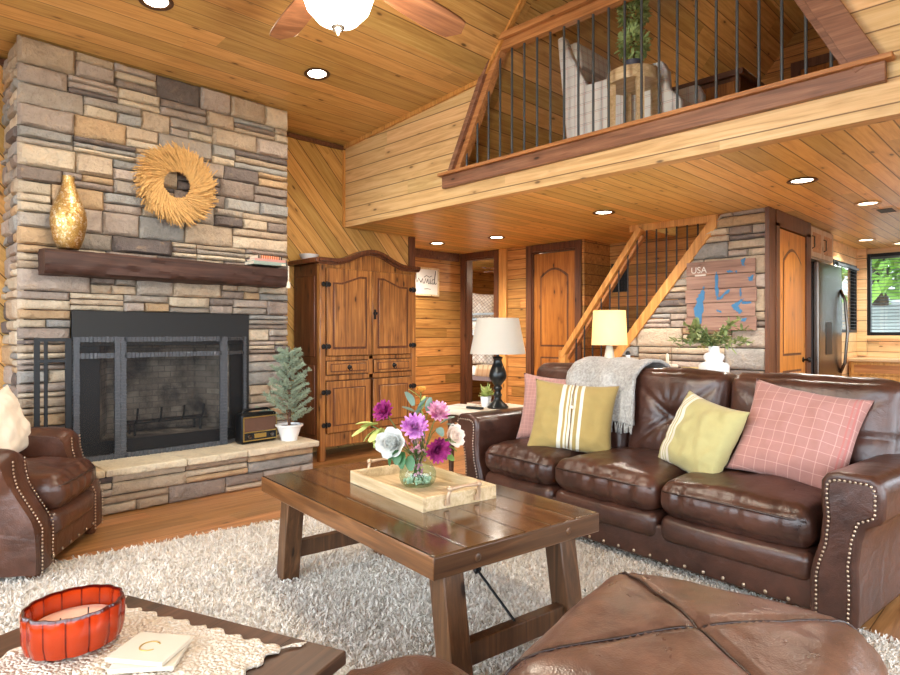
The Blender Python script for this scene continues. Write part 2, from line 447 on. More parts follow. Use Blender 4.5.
def stones(mb, rects, P, seed, depth=.06, amp=.012, clamp=None, gap=.006, warm=0):
    """rects in (along, up); P maps (along, up, out) to world"""
    rng = random.Random(seed)
    if mb.col is None: mb.col = []
    for (a0, a1, z0, z1) in rects:
        w, h = a1 - a0 - gap, z1 - z0 - gap
        if w < .02 or h < .015: continue
        nu = max(4, min(12, int(w / .045))); nv = max(3, min(6, int(h / .035)))
        c = lin(rng.choice(PALL)); f = rng.uniform(.85, 1.15); c = tuple(q * f for q in c)
        base = depth * rng.uniform(.55, 1.); ox = rng.uniform(0, 99); tl = rng.uniform(-.012, .012); tv = rng.uniform(-.01, .01)
        vs = []; fs = []
        us = [0, .06] + [.06 + .88 * i / nu for i in range(1, nu)] + [.94, 1]; vs_ = [0, .12] + [.12 + .76 * i / nv for i in range(1, nv)] + [.88, 1]
        for j, q in enumerate(vs_):
            for i, p in enumerate(us):
                e = min(min(p, 1 - p) * w, min(q, 1 - q) * h)
                edge = 0 if e <= 1e-6 else min(1, (e / .012)) ** .5
                A = a0 + gap / 2 + p * w; Z = z0 + gap / 2 + q * h
                nz = noise.noise((A * 9 + ox, Z * 9, ox)) * amp + noise.noise((A * 30 + ox, Z * 30, ox)) * amp * .35
                o = base * (.55 + .45 * edge) + nz * edge + tl * (p - .5) + tv * (q - .5)
                wob = .004
                A += noise.noise((A * 12, Z * 12, ox)) * wob; Z += noise.noise((A * 12, Z * 12, ox + 7)) * wob
                if clamp:
                    zl = clamp(A)
                    if Z > zl: Z = zl
                vs.append(P(A, Z, max(.004, o)))
        if clamp and all(z0 > clamp(a) for a in (a0, a1)): continue
        NU = len(us); NV = len(vs_)
        for j in range(NV - 1):
            for i in range(NU - 1): fs.append((j * NU + i, j * NU + i + 1, (j + 1) * NU + i + 1, (j + 1) * NU + i))
        bi = [i for i in range(NU)] + [j * NU + NU - 1 for j in range(1, NV)] + [(NV - 1) * NU + i for i in range(NU - 2, -1, -1)] + [j * NU for j in range(NV - 2, 0, -1)]
        o0 = len(vs)
        for b in bi:
            i = b % NU; j = b // NU
            A = a0 + gap / 2 + us[i] * w; Z = z0 + gap / 2 + vs_[j] * h
            if clamp: Z = min(Z, clamp(A))
            vs.append(P(A, Z, -.01))
        n = len(bi)
        for k in range(n): fs.append((bi[(k + 1) % n], bi[k], o0 + k, o0 + (k + 1) % n))
        mb.add(vs, fs); mb.col += [(*c, 1)] * len(vs)

# ------------------------------------------------------------------ dimensions (metres); camera stands over the origin looking along (1,1)
YW = 5.58; XL = 3.96; ZS = 2.37; XE = 8.2; YC = 2.345
XW = -2.3; YS = -1.9
def zsh(y): return 3.245 + .0755 * (YW - y) if y > YC else 3.245 + .0755 * (y - (2 * YC - YW))
KY = 3.551; KZ = 3.396; KS = 2 * YC - KY; SL = 1.2; RZ = KZ + SL * (KY - YC)

# floor
struct('floor', MB().box(XW, 10.2, YS, 7.9, -.06, 0), M['floor'])
# sloped ceiling of the tall room
t = .12
struct('ceiling', MB().prism([(XW, KY, KZ), (XW, YW + .1, zsh(YW + .1)), (XW, YW + .1, zsh(YW) + t), (XW, KY, KZ + t)], (XL - XW, 0, 0)), M['ceil'])
struct('ceiling_south', MB().prism([(XW, KS, KZ), (XW, YS - .1, zsh(YS - .1)), (XW, YS - .1, zsh(YS) + t), (XW, KS, KZ + t)], (XL - XW, 0, 0)), M['ceil'])
struct('ceiling_steep', MB().prism([(XW, KY, KZ), (XW, YC, RZ), (XW, YC, RZ + t), (XW, KY, KZ + t)], (XL - XW + .101, 0, 0)), M['steep'])
struct('ceiling_steep_south', MB().prism([(XW, KS, KZ), (XW, YC, RZ), (XW, YC, RZ + t), (XW, KS, KZ + t)], (XL - XW + .101, 0, 0)), M['steep'])
# loft roof goes on down to the loft floor
yb = YC + (RZ - 2.5) / SL
struct('ceiling_loft', MB().prism([(XL + .1, yb, 2.57), (XL + .1, YC, RZ), (XL + .1, YC, RZ + t), (XL + .1, yb + t, 2.57)], (XE - XL, 0, 0)), M['steep'])
ys = 2 * YC - yb
struct('ceiling_loft_south', MB().box(XL + .1, XE + .1, .6, YC, RZ, RZ + t), M['ceil'])
struct('wall_loft_south', MB().box(XL + .15, XE, .52, .6, 2.56, RZ), M['wallx'])
struct('wall_loft_gable', MB().prism([(XL + .102, YC, RZ), (XL + .102, .6, RZ), (XL + .102, .6, RZ - SL * (YC - .6))], (.05, 0, 0)), M['wally'])
struct('trim_1', MB().bar((XL - .01, KY, KZ - .012), (XL - .01, YC, RZ - .012), .05, .03, up=(0, -.6, 1)), M['pine'])
struct('trim_2', MB().box(XW, XL - .001, YW - .03, YW - .002, 3.195, 3.238), M['trimy'])
struct('trim_3', MB().bar((XL - .012, YW - .02, zsh(YW) - .016), (XL - .012, KY, KZ - .016), .024, .04), M['pine'])
struct('trim_4', MB().box(XL - .022, XL, YW - .03, YW, ZS, zsh(YW) - .03), M['pine'])

# loft floor slab / ceiling of the low rooms, with the stair well left open
SX0, SX1, SY0, SY1 = 6.08, 7.1, 1.99, 3.32
mb = MB()
for (a, b, c, d) in ((XL + .1, SX0, YS, 7.9), (SX1, 10.2, YS, 7.9), (SX0, SX1, YS, SY0), (SX0, SX1, SY1, 7.9)): mb.box(a, b, c, d, ZS, 2.56)
struct('ceiling_low', mb, M['loftceil'])
struct('wall_stairwell', MB().box(SX0, SX1, SY0, SY0 + .02, 2.56, 3.3).box(SX0, SX1, SY1 + .25, SY1 + .27, 2.56, 3.3).box(SX1 - .02, SX1, SY0, SY1 + .25, 2.56, 3.3), M['wallx'])
# gable wall between the tall room and the loft: fascia band plus the two infills beside the opening
mb = MB()
mb.prism([(XL, YS, ZS), (XL, YW + .1, ZS), (XL, YW + .1, 2.6), (XL, YS, 2.6)], (.1, 0, 0))
mb.prism([(XL, 3.93, 2.6), (XL, YW + .05, 2.6), (XL, YW + .05, zsh(YW)), (XL, KY, KZ), (XL, 3.40, 3.575)], (.1, 0, 0))
mb.prism([(XL, .76, 2.6), (XL, 1.29, 3.575), (XL, KS, KZ), (XL, YS, zsh(YS)), (XL, YS, 2.6)], (.1, 0, 0))
struct('wall_loft', mb, M['fascia'])
struct('wall_loft_end', MB().prism([(XE, .52, 2.5), (XE, yb, 2.5), (XE, YC, RZ), (XE, .52, RZ)], (.1, 0, 0)), M['wally'])
# dark closet door in the loft's end wall
d = struct('door_3', MB().box(XE - .03, XE - .002, 1.56, 2.30, 2.57, 4.35), M['door'], bevel=.004)
f = MB().box(XE - .05, XE - .001, 1.46, 1.56, 2.57, 4.45).box(XE - .05, XE - .001, 2.30, 2.40, 2.57, 4.45).box(XE - .05, XE - .001, 1.56, 2.30, 4.35, 4.45)
f.build('door_frame', M['trim'], d)
MB().box(XE - .045, XE - .02, 1.60, 2.26, 3.3, 3.36).build('ledge', M['trim'], d)

# outer walls of the tall room
struct('wall_back', MB().box(XW, 4.95, YW, YW + .12, 0, 3.29), M['diag'])
struct('wall_jog', MB().box(4.83, 4.95, YW + .12, 6.42, 0, ZS), M['wally'])
struct('trim_5', MB().box(4.88, 4.965, YW - .03, YW + .13, 0, ZS), M['trim'])
struct('wall_hall', MB().box(4.83, 6.5, 6.3, 6.42, 0, ZS), M['wallx'])
struct('trim_6', MB().box(4.97, 6.45, 6.26, 6.3, 2.26, ZS), M['trimy'])
X2 = 6.5
mb = MB()
mb.box(X2, X2 + .12, 6.18, 6.3, 0, ZS).box(X2, X2 + .12, 5.63, 6.18, 2.3, ZS).box(X2, X2 + .12, 4.99, 5.63, 0, ZS)
mb.box(X2, X2 + .12, 4.32, 4.99, 2.29, ZS).box(X2, X2 + .12, 4.2, 4.32, 0, ZS)
struct('wall_doors', mb, M['wally'])
struct('wall_bunk', MB().box(X2 + .12, 9.5, 7.75, 7.87, 0, ZS).box(9.4, 9.5, 4.3, 7.75, 0, ZS).box(X2 + .13, 9.5, 4.31, 4.4, 0, ZS), M['wallx'])
# doorway of the bunk room (open) and the closed hall door
def casing(y0, y1, z1, w=.085):
    return MB().box(X2 - .025, X2, y0 - w, y0, 0, z1 + w).box(X2 - .025, X2, y1, y1 + w, 0, z1 + w).box(X2 - .025, X2, y0, y1, z1, z1 + w) \
        .box(X2, X2 + .12, y0 - .001, y0 + .02, 0, z1).box(X2, X2 + .12, y1 - .02, y1 + .001, 0, z1).box(X2, X2 + .12, y0, y1, z1 - .02, z1 + .001)
struct('trim_7', casing(5.63, 6.18, 2.29), M['trim'])
struct('trim_8', casing(4.32, 4.99, 2.28), M['trim'])
struct('trim_9', MB().box(X2 - .04, X2, 5.40, 5.53, 0, ZS), M['pine'], bevel=.006)
def arched_door(name, w, h, mat, panels, knob_side, arch=.09):
    """local: x across (0..w), y depth (front at -), z up"""
    d = struct(name, MB().box(0, w, -.02, .02, 0, h), mat, bevel=.003)
    for (x0, x1, z0, z1, ar) in panels:
        n = 14; pts = [(x0, z0), (x1, z0)] + [(x1 + (x0 - x1) * i / n, z1 + ar * sin(pi * i / n)) for i in range(n + 1)]
        # recessed groove and raised field
        c = ((x0 + x1) / 2, (z0 + z1) / 2)
        def off(k): return [(c[0] + (p[0] - c[0]) * (1 - k / (x1 - x0) * 2), c[1] + (p[1] - c[1]) * (1 - k / (z1 - z0) * 2)) for p in pts]
        MB().prism([(p[0], -.0215, p[1]) for p in pts], (0, .003, 0)).build('groove', M['trim'], d)
        MB().prism([(p[0], -.028, p[1]) for p in off(.022)], (0, .008, 0)).build('panel', mat, d, bevel=.006)
    kx = w - .07 if knob_side else .07
    MB().xf(Matrix()).lathe([(.026, 0), (.026, .006), (.011, .01), (.011, .035), (.026, .045), (.03, .06), (.022, .074), (0, .078)], 18).xf(Matrix.Translation((kx, -.02, .95)) @ Matrix.Rotation(pi / 2, 4, 'X')).build('knob', M['black'], d, smooth=60)
    return d
d2 = arched_door('door_2', .63, 2.24, M['door'], [(.1, .53, 1.05, 1.95, .1), (.1, .53, .15, .92, 0)], 1)
d2.location = (X2 + .03, 4.985 - .02, .01); d2.rotation_euler = (0, 0, -pi / 2)
for z in (.35, 1.2, 2.0): MB().tube([(-.012, -.02, z - .045), (-.012, -.02, z + .045)], .01, 8).build('hinge', M['black'], d2)
# wall behind the stair and its return
struct('wall_stair', MB().box(7.09, 7.22, 1.97, 4.2, 0, 2.57).box(6.62, 7.1, 4.2, 4.3, 0, 2.37), M['wally'])
struct('trim_10', MB().box(SX0 - .03, SX0, 2.42, 3.35, 2.30, ZS), M['pine'])
# stone partition under the stair
def zstr(y): return .8 + 1.255 * (3.708 - y)
mb = MB(); R = random.Random(11)
rects = stone_layout(R, 2.36, 2.42, (.13, .22), (.3, .62))
stones(mb, rects, lambda a, z, o: (6.08 - o, 1.975 + a, min(z, ZS)), 5, .05, .01, clamp=lambda a: min(ZS - .002, zstr(1.975 + a) - .1), gap=.009)
struct('wall_stone', mb, M['stone'], smooth=50)
struct('wall_stone_core', MB().prism([(6.08, 1.98, 0), (6.08, 4.28, 0), (6.08, 2.53, 2.2), (6.08, 2.4, ZS - .005), (6.08, 1.98, ZS - .005)], (.1, 0, 0)), M['mortar'])
# door wall at the head of the kitchen
struct('wall_pantry', MB().box(6.18, 6.27, 1.97, 2.07, 0, ZS).box(7.11, 7.25, 1.97, 2.07, 0, ZS).box(6.27, 7.11, 1.97, 2.07, 2.22, ZS), M['door'])
struct('trim_11', MB().box(6.02, 6.19, 1.95, 1.985, 0, ZS), M['trim'])
struct('trim_12', MB().box(6.19, 6.28, 1.94, 1.97, 0, 2.25).box(7.1, 7.25, 1.94, 1.97, 0, 2.25).box(6.19, 7.25, 1.94, 1.97, 2.22, ZS), M['trim'])
d1 = arched_door('door_1', .82, 2.2, M['doororange'], [(.13, .69, 1.0, 1.92, .12), (.13, .69, .14, .86, 0)], 1)
d1.location = (6.28, 1.975, .01)
# kitchen walls with the two windows
struct('wall_kitchen', MB().box(7.25, 8.75, 2.1, 2.2, 0, ZS).box(9.9, 10.1, 2.1, 2.2, 0, ZS).box(8.75, 9.9, 2.1, 2.2, 0, 1.24).box(8.75, 9.9, 2.1, 2.2, 2.14, ZS), M['kitwall'])
struct('wall_east', MB().box(10, 10.1, 1.99, 2.1, 0, ZS).box(10, 10.1, YS, .9, 0, ZS).box(10, 10.1, .9, 1.99, 0, 1.2).box(10, 10.1, .9, 1.99, 2.30, ZS), M['kitwall'])
def window(name, mb, pane):
    w = struct(name, mb, M['black'], bevel=.004); pane.build('pane', M['pane'], w); return w
M['pane'] = glass('window_glass')
window('window_1', MB().box(9.97, 10.06, 1.95, 1.99, 1.2, 2.3).box(9.97, 10.06, .9, .94, 1.2, 2.3).box(9.97, 10.06, .94, 1.95, 1.2, 1.245).box(9.97, 10.06, .94, 1.95, 2.255, 2.3),
       MB().box(10.03, 10.034, .94, 1.95, 1.245, 2.255))
window('window_2', MB().box(8.75, 8.79, 2.09, 2.16, 1.24, 2.14).box(9.86, 9.9, 2.09, 2.16, 1.24, 2.14).box(8.79, 9.86, 2.09, 2.16, 1.24, 1.28).box(8.79, 9.86, 2.09, 2.16, 2.1, 2.14),
       MB().box(8.79, 9.86, 2.13, 2.134, 1.28, 2.1))
struct('trim_13', MB().box(9.93, 9.97, 1.99, 2.1, .93, ZS).box(9.94, 9.995, .8, 1.99, 1.15, 1.2), M['kitwall'])
# west gable: a wall of glass behind the camera; south wall with windows
mb = MB(); WZ = []
mb.box(XW - .1, XW, YS, 5.7, 0, .25)
for y in (YS, -.45, 1.05, 2.3, 3.55, 5.0): mb.box(XW - .1, XW, y, y + .12, .25, 2.55 if y in (YS, 5.0) else 3.3)
mb.box(XW - .1, XW, 5.0, 5.7, .25, 3.2)
mb.box(XW - .1, XW, YS, 5.7, 2.45, 2.6)
mb.prism([(XW, YS, 2.6), (XW, YS, zsh(YS)), (XW, KS, KZ), (XW, KS, KZ - .2), (XW, -.4, 3.05), (XW, -.4, 2.6)], (-.1, 0, 0))
mb.prism([(XW, 5.7, 2.6), (XW, 5.7, zsh(5.7)), (XW, KY, KZ), (XW, KY, KZ - .2), (XW, 5.1, 3.05), (XW, 5.1, 2.6)], (-.1, 0, 0))
mb.prism([(XW, KY, KZ), (XW, YC, RZ), (XW, KS, KZ), (XW, KS, KZ - .2), (XW, YC, RZ - .25), (XW, KY, KZ - .2)], (-.1, 0, 0))
struct('wall_west', mb, M['fascia'])
mb = MB().box(XW, 10.1, YS - .1, YS, 0, .5).box(XW, 10.1, YS - .1, YS, 2.2, 2.56).box(XW, XL + .1, YS - .1, YS, 2.56, zsh(YS) + .05)
for a, b in ((XW, -1.9), (1.2, 1.5), (3.9, 5.2), (7.6, 10.1)): mb.box(a, b, YS - .1, YS, .5, 2.2)
struct('wall_south', mb, M['fascia'])
# ------------------------------------------------------------------ fireplace
YF = 5.10; FX0, FX1 = .93, 3.01
fp = thing('fireplace', 'floor-to-ceiling stacked stone fireplace with black firebox surround and raised stone hearth', 'fireplace', ((FX0 + FX1) / 2, 5.3, 0))
def fbuild(mb, name, mat, **k):
    o = mb.build(name, mat, parent=k.pop('parent', fp), **k); 
    if o.parent is fp: o.location = (-(FX0 + FX1) / 2, -5.3, 0)
    return o
PX0, PX1, PZ0, PZ1 = 1.256, 2.618, .30, 1.39       # black surround
rng = random.Random(3); rects = []
def zone(x0, x1, z0, z1, **k):
    for (a, b, c, d) in stone_layout(rng, x1 - x0, z1 - z0, **k): rects.append((x0 + a, x0 + b, z0 + c, z0 + d))
zone(FX0, PX0, .31, PZ1, courses=(.07, .13), widths=(.18, .36)); zone(PX1, FX1, .31, PZ1, courses=(.07, .13), widths=(.2, .4))
zone(FX0, FX1, PZ1, 3.272, courses=(.10, .18), widths=(.2, .46))
mb = MB(); stones(mb, rects, lambda a, z, o: (a, YF + .05 - o, z), 21, .06, .012)
rl = stone_layout(rng, YW - YF, 3.235, (.09, .18), (.16, .4))
stones(mb, rl, lambda a, z, o: (FX0 + .03 - o, YF + .03 + a * .93, z), 22, .05, .012)
rr = stone_layout(rng, YW - YF, 3.235, (.09, .18), (.16, .4))
stones(mb, rr, lambda a, z, o: (FX1 - .03 + o, YF + .03 + a * .93, z), 23, .04, .012)
fbuild(mb, 'stone_face', M['stone'], smooth=50)
core = MB().box(FX0 + .03, PX0, YF + .05, YW - .002, 0, 3.2).box(PX1, FX1 - .03, YF + .05, YW - .002, 0, 3.2).box(PX0, PX1, YF + .05, YW - .002, PZ1 - .03, 3.2)
fbuild(core, 'chimney_core', M['mortar'])
# black metal surround and firebox
BX0, BX1, BZ0, BZ1 = 1.44, 2.45, .42, 1.13
s = MB().box(PX0, PX1, YF + .0, YF + .03, BZ1, PZ1).box(PX0, PX1, YF, YF + .03, PZ0, BZ0).box(PX0, BX0, YF, YF + .03, BZ0, BZ1).box(BX1, PX1, YF, YF + .03, BZ0, BZ1)
fbuild(s, 'metal_surround', M['blackmatt'], bevel=.003)
def firebrick():
    t = NT('sooty_firebrick'); v, x, y, z = t.coord()
    b = t.n('ShaderNodeTexBrick'); t.l(t.comb(x, z, y), b.inputs['Vector']); b.inputs['Scale'].default_value = 5
    b.inputs['Color1'].default_value = (*lin((168, 158, 142)), 1); b.inputs['Color2'].default_value = (*lin((140, 130, 118)), 1); b.inputs['Mortar'].default_value = (*lin((126, 118, 108)), 1)
    n = t.noise(v, 4, 5, .6); col = t.mix(t.step(n, .35, .7), b.outputs[0], lin((60, 56, 52)))
    return t.pbr(col, .95)
M['firebrick'] = firebrick()
b = MB().prism([(BX0, YF + .03, BZ0), (BX0 + .16, 5.5, BZ0), (BX1 - .16, 5.5, BZ0), (BX1, YF + .03, BZ0)], (0, 0, -.02))
b.prism([(BX0, YF + .03, BZ1), (BX0 + .16, 5.5, BZ1), (BX1 - .16, 5.5, BZ1), (BX1, YF + .03, BZ1)], (0, 0, .02))
b.box(BX0 + .1, BX1 - .1, 5.5, 5.52, BZ0, BZ1)
b.prism([(BX0, YF + .03, BZ0), (BX0 + .16, 5.5, BZ0), (BX0 + .16, 5.5, BZ1), (BX0, YF + .03, BZ1)], (-.02, 0, 0))
b.prism([(BX1, YF + .03, BZ0), (BX1 - .16, 5.5, BZ0), (BX1 - .16, 5.5, BZ1), (BX1, YF + .03, BZ1)], (.02, 0, 0))
fbuild(b, 'firebox', M['firebrick'])
g = MB()
for x in (1.72, 1.9, 2.08, 2.24):
    g.tube([(x, 5.36, BZ0 + .1), (x, 5.2, BZ0 + .1), (x, 5.17, BZ0 + .13), (x, 5.15, BZ0 + .22)], .009, 6)
g.tube([(1.66, 5.22, BZ0 + .1), (2.3, 5.22, BZ0 + .1)], .009, 6).tube([(1.66, 5.34, BZ0 + .1), (2.3, 5.34, BZ0 + .1)], .009, 6)
for x in (1.72, 2.24):
    for y in (5.22, 5.34): g.tube([(x, y, BZ0), (x, y, BZ0 + .1)], .009, 6)
fbuild(g, 'log_grate', M['grate'])
# mantel beam, hewn
def mantel():
    x0, x1 = 1.05, 2.89; n = 90; prof = [(4.95, 1.635), (4.925, 1.65), (4.917, 1.675), (4.915, 1.70), (4.913, 1.725), (4.915, 1.75), (4.92, 1.785), (4.945, 1.803), (5.13, 1.81), (5.13, 1.63)]
    vs = []; fs = []; m = len(prof)
    for i in range(n + 1):
        x = x0 + (x1 - x0) * i / n
        for k, (y, z) in enumerate(prof):
            q = noise.noise((x * 2.2, y * 22, z * 22)) * .018 + noise.noise((x * 9, y * 40, z * 40)) * .010
            vs.append((x, y + (q if k < 8 else 0), z + q * .5))
    for i in range(n):
        for k in range(m): fs.append((i * m + k, i * m + (k + 1) % m, (i + 1) * m + (k + 1) % m, (i + 1) * m + k))
    fs.append(tuple(range(m - 1, -1, -1))); fs.append(tuple(n * m + k for k in range(m)))
    return MB().add(vs, fs)
fbuild(mantel(), 'mantel_beam', M['mantel'], smooth=35)
# raised hearth
HX0, HX1, HY = .95, 2.95, 4.575
mb = MB(); hr = stone_layout(rng, HX1 - HX0, .262, (.08, .15), (.22, .5)); stones(mb, hr, lambda a, z, o: (HX0 + a, HY + .05 - o, z), 31, .045, .01)
stones(mb, stone_layout(rng, .48, .262, (.08, .15), (.16, .3)), lambda a, z, o: (HX1 - .03 + o, HY + .04 + a, z), 32, .035, .01)
fbuild(mb, 'hearth_stones', M['stone'], smooth=50)
fbuild(MB().box(HX0, HX1 - .03, HY + .05, YF + .05, 0, .262), 'hearth_core', M['mortar'])
xs = [HX0, 1.32, 1.86, 2.33, HX1 + .03]; c = [(206, 190, 158), (214, 204, 178), (206, 194, 168), (210, 196, 170)]
for i in range(4):
    m = MB(); m.col = []
    rnd = random.Random(40 + i)
    def slab(out, u, i=i):
        out = Vector(out); k = noise.noise((out.x * 8 + i * 9, out.y * 8, out.z * 20)) * .008
        out.y += k * (1 if abs(u[1]) > .9 else 0); out.z += k * .35; return out
    w = xs[i + 1] - xs[i] - .006
    m.rbox(((xs[i] + xs[i + 1]) / 2, (HY - .025 + YF + .0) / 2, .288), (w, YF - HY + .025, .05), .01, (10, 8, 1), fn=slab)
    m.col = [(*lin(c[i]), 1)] * len(m.v)
    fbuild(m, 'hearth_slab', M['stone'], smooth=60)

# ------------------------------------------------------------------ folding screen
def meshmat():
    t = NT('screen_wire_mesh'); tr = t.n('ShaderNodeBsdfTransparent'); d = t.n('ShaderNodeBsdfDiffuse'); d.inputs[0].default_value = (*lin((52, 52, 54)), 1)
    mx = t.n('ShaderNodeMixShader'); mx.inputs[0].default_value = .22; t.l(tr.outputs[0], mx.inputs[1]); t.l(d.outputs[0], mx.inputs[2]); t.l(mx.outputs[0], t.out.inputs[0]); return t.m
M['wiremesh'] = meshmat()
sc = thing('fireplace_screen', 'black hammered iron folding fireplace screen standing on the stone hearth', 'fireplace screen', (1.9, 4.95, .314))
def hbar(mb, p0, p1, w=.028, h=.014, n=26):
    p0 = Vector(p0); p1 = Vector(p1)
    pts = [p0.lerp(p1, i / n) for i in range(n + 1)]
    for i in range(n): mb.bar(pts[i], pts[i].lerp(pts[i + 1], .93), w * (1 + .1 * random.uniform(-1, 1)), h, up=(0, 1, 0) if abs((p1 - p0).z) > .1 else (0, 0, 1))
def panel(a, b, z1=.885, rail=.75, mesh=True, w=.036):
    a = Vector((*a, 0)) - Vector((1.9, 4.95, 0)); b = Vector((*b, 0)) - Vector((1.9, 4.95, 0)); Z = lambda z: Vector((0, 0, z))
    e = MB(); L = (b - a).length
    for p in (a, b):
        e.bar(p + Z(0), p + Z(z1), w, .012, up=(0, 1, 0))
        n = 34
        for i in range(n): e.bar(p + Z(z1 * (i + .14) / n), p + Z(z1 * (i + .86) / n), w * random.uniform(1.0, 1.2), .022, up=(0, 1, 0))
    for z in (.018, rail, z1 - .018):
        e.bar(a + Z(z), b + Z(z), .010, w * .9, up=(0, 0, 1)); n = max(4, int(L / .026))
        for i in range(n): e.bar(a.lerp(b, (i + .14) / n) + Z(z), a.lerp(b, (i + .86) / n) + Z(z), .022, w * random.uniform(.95, 1.15), up=(0, 0, 1))
    o = e.build('screen_frame', M['hammer'], sc)
    if mesh:
        m = MB(); d = .002; nrm = (b - a).normalized().cross(Vector((0, 0, 1))) * d
        m.prism([a + Z(.02), b + Z(.02), b + Z(z1 - .02), a + Z(z1 - .02)], nrm); m.build('wire_mesh', M['wiremesh'], o)
panel((1.545, 4.93), (2.295, 4.93)); panel((1.245, 4.95), (1.505, 4.93)); panel((2.325, 4.935), (2.55, 5.05), w=.026)
e = MB(); A = Vector((1.02 - 1.9, 5.0 - 4.95, 0)); B = Vector((1.2 - 1.9, 4.965 - 4.95, 0)); Z = lambda z: Vector((0, 0, z))
for p, w in ((A, .035), (A.lerp(B, .28), .022), (B, .04)): e.bar(p, p + Z(.878), w, .016, up=(0, 1, 0))
for z in (.02, .72, .865): e.bar(A + Z(z), B + Z(z), .014, .024)
e.build('side_wing', M['black'], sc, bevel=.002)

# ------------------------------------------------------------------ things on mantel and hearth
v = tag(MB().lathe([(0, .001), (.06, 0), (.07, .008), (.093, .07), (.112, .16), (.115, .21), (.105, .27), (.082, .335), (.062, .385), (.047, .43), (.037, .48), (.038, .508), (.041, .513), (.034, .513), (.03, .48), (.03, .42)], 36).build('vase', M['gold'], smooth=60, loc=(1.21, 5.0, 1.815)), 'tall gold crackle-glazed bottle vase on the left end of the mantel', 'vase')
# straw wreath
w = thing('wreath', 'round wreath of dry golden straw hung on the stone chimney breast', 'wreath', (1.96, 5.03, 2.395))
MB().grid(lambda u, q: ((.17 + .05 * cos(2 * pi * q)) * cos(2 * pi * u), .03 * sin(2 * pi * q) - .01, (.17 + .05 * cos(2 * pi * q)) * sin(2 * pi * u)), 40, 8).build('wreath_ring', M['straw'], w, smooth=180)
st = MB(); rng = random.Random(9)
for k in range(2300):
    a = rng.uniform(0, 2 * pi); r0 = rng.uniform(.10, .19); r1 = r0 + rng.uniform(.09, .16); r1 = min(r1, rng.uniform(.29, .385)); tw = rng.uniform(.35, .85); yy = rng.uniform(-.085, .02)
    p0 = Vector((r0 * cos(a), yy * .3 - .02, r0 * sin(a))); p1 = Vector((r1 * cos(a + tw * .75), yy, r1 * sin(a + tw * .75)))
    st.bar(p0, p1, rng.uniform(.004, .008), .002, up=(0, 1, rng.uniform(-1, 1)))
st.build('straw', M['straw'], w)
# books
def book(name, c, s, rz, cover, label, rot=None):
    b = thing(name, label, 'book', c, rz, 'books on the mantel')
    L, D, T = s
    MB().box(-L / 2, L / 2, -D / 2, D / 2, 0, .003).box(-L / 2, L / 2, -D / 2, D / 2, T - .003, T).box(-L / 2, L / 2, -D / 2, -D / 2 + .003, .003, T - .003).build('cover', cover, b, bevel=.001)
    MB().box(-L / 2 + .004, L / 2 - .004, -D / 2 + .003, D / 2 - .005, .003, T - .003).build('pages', M['cream'], b)
    return b
M['bk1'] = simple('sage_book_cloth', (150, 168, 160), .6, var=.25, scale=25); M['bk2'] = simple('pink_book_cloth', (206, 150, 140), .6, var=.1)
def sp():
    t = NT('orange_striped_spine'); v, x, y, z = t.coord(); col = t.mix(t.step(t.math('ABSOLUTE', x), .085, .09), lin((198, 104, 60)), lin((44, 30, 30)))
    return t.pbr(lines(t, col, x, .022, .006, (232, 206, 176), .9), .6)
M['bk3'] = sp()
book('book', (2.72, 5.0, 1.815), (.31, .17, .03), .02, M['bk1'], 'sage green book at the bottom of the pile on the right end of the mantel')
book('book', (2.73, 5.005, 1.8455), (.29, .16, .022), -.03, M['bk2'], 'pink book in the middle of the pile on the right end of the mantel')
book('book', (2.73, 5.01, 1.868), (.24, .14, .03), .05, M['bk3'], 'small orange striped book with dark ends, on top of the pile on the mantel')
g = thing('bead_garland', 'cream bead string with a tassel hanging off the right end of the mantel', 'garland', (2.86, 4.925, 1.815))
bd = MB()
for i in range(9): bd.ell((-.02 + .01 * cos(i), -.03 + .004 * i, .008 if i < 5 else .008 - (i - 4) * .001), .008, 8, 6)
for i in range(10): bd.ell((.03, -.022, -.004 - i * .013), .007, 8, 6)
bd.build('beads', M['cream'], g, smooth=180)
MB().lathe([(.006, 0), (.014, -.012), (.019, -.06), (.016, -.062), (0, -.062)], 12, (.03, -.022, -.13)).build('tassel', M['cream'], g, smooth=60)
# radio
r = thing('radio', 'small retro black radio with gold trim on the hearth beside the potted tree', 'radio', (2.56, 4.86, .315), radians(4))
def rfn(out, u): return out
MB().rbox((0, 0, .125), (.34, .12, .25), .03, (6, 2, 5)).build('case', M['black'], r, smooth=60)
MB().box(-.15, .15, -.064, -.058, .1, .215).build('grille', cloth('brown_speaker_cloth', (98, 70, 56), weave=400), r, bevel=.003)
M['golden'] = simple('brushed_gold', (196, 164, 92), .35, .8)
f = MB().box(-.157, .157, -.067, -.058, .215, .223).box(-.157, .157, -.067, -.058, .092, .1).box(-.157, -.15, -.067, -.058, .03, .22).box(.15, .157, -.067, -.058, .03, .22).box(-.157, .157, -.067, -.058, .024, .032)
f.build('gold_trim', M['golden'], r)
MB().box(-.15, .15, -.063, -.058, .032, .092).build('dial_strip', M['blackmatt'], r)
for x in (-.105, .105): MB().lathe([(.02, 0), (.02, .012), (.016, .018), (0, .019)], 16).xf(Matrix.Translation((x, -.062, .062)) @ Matrix.Rotation(pi / 2, 4, 'X')).build('dial_knob', M['steel'], r, smooth=50)
MB().box(-.055, .055, -.067, -.06, .045, .08).build('tuning_window', M['golden'], r, bevel=.002)
MB().tube([(-.13, 0, .235), (-.125, 0, .262), (-.1, 0, .275), (.1, 0, .275), (.125, 0, .262), (.13, 0, .235)], .011, 8).build('handle', M['black'], r, smooth=60)
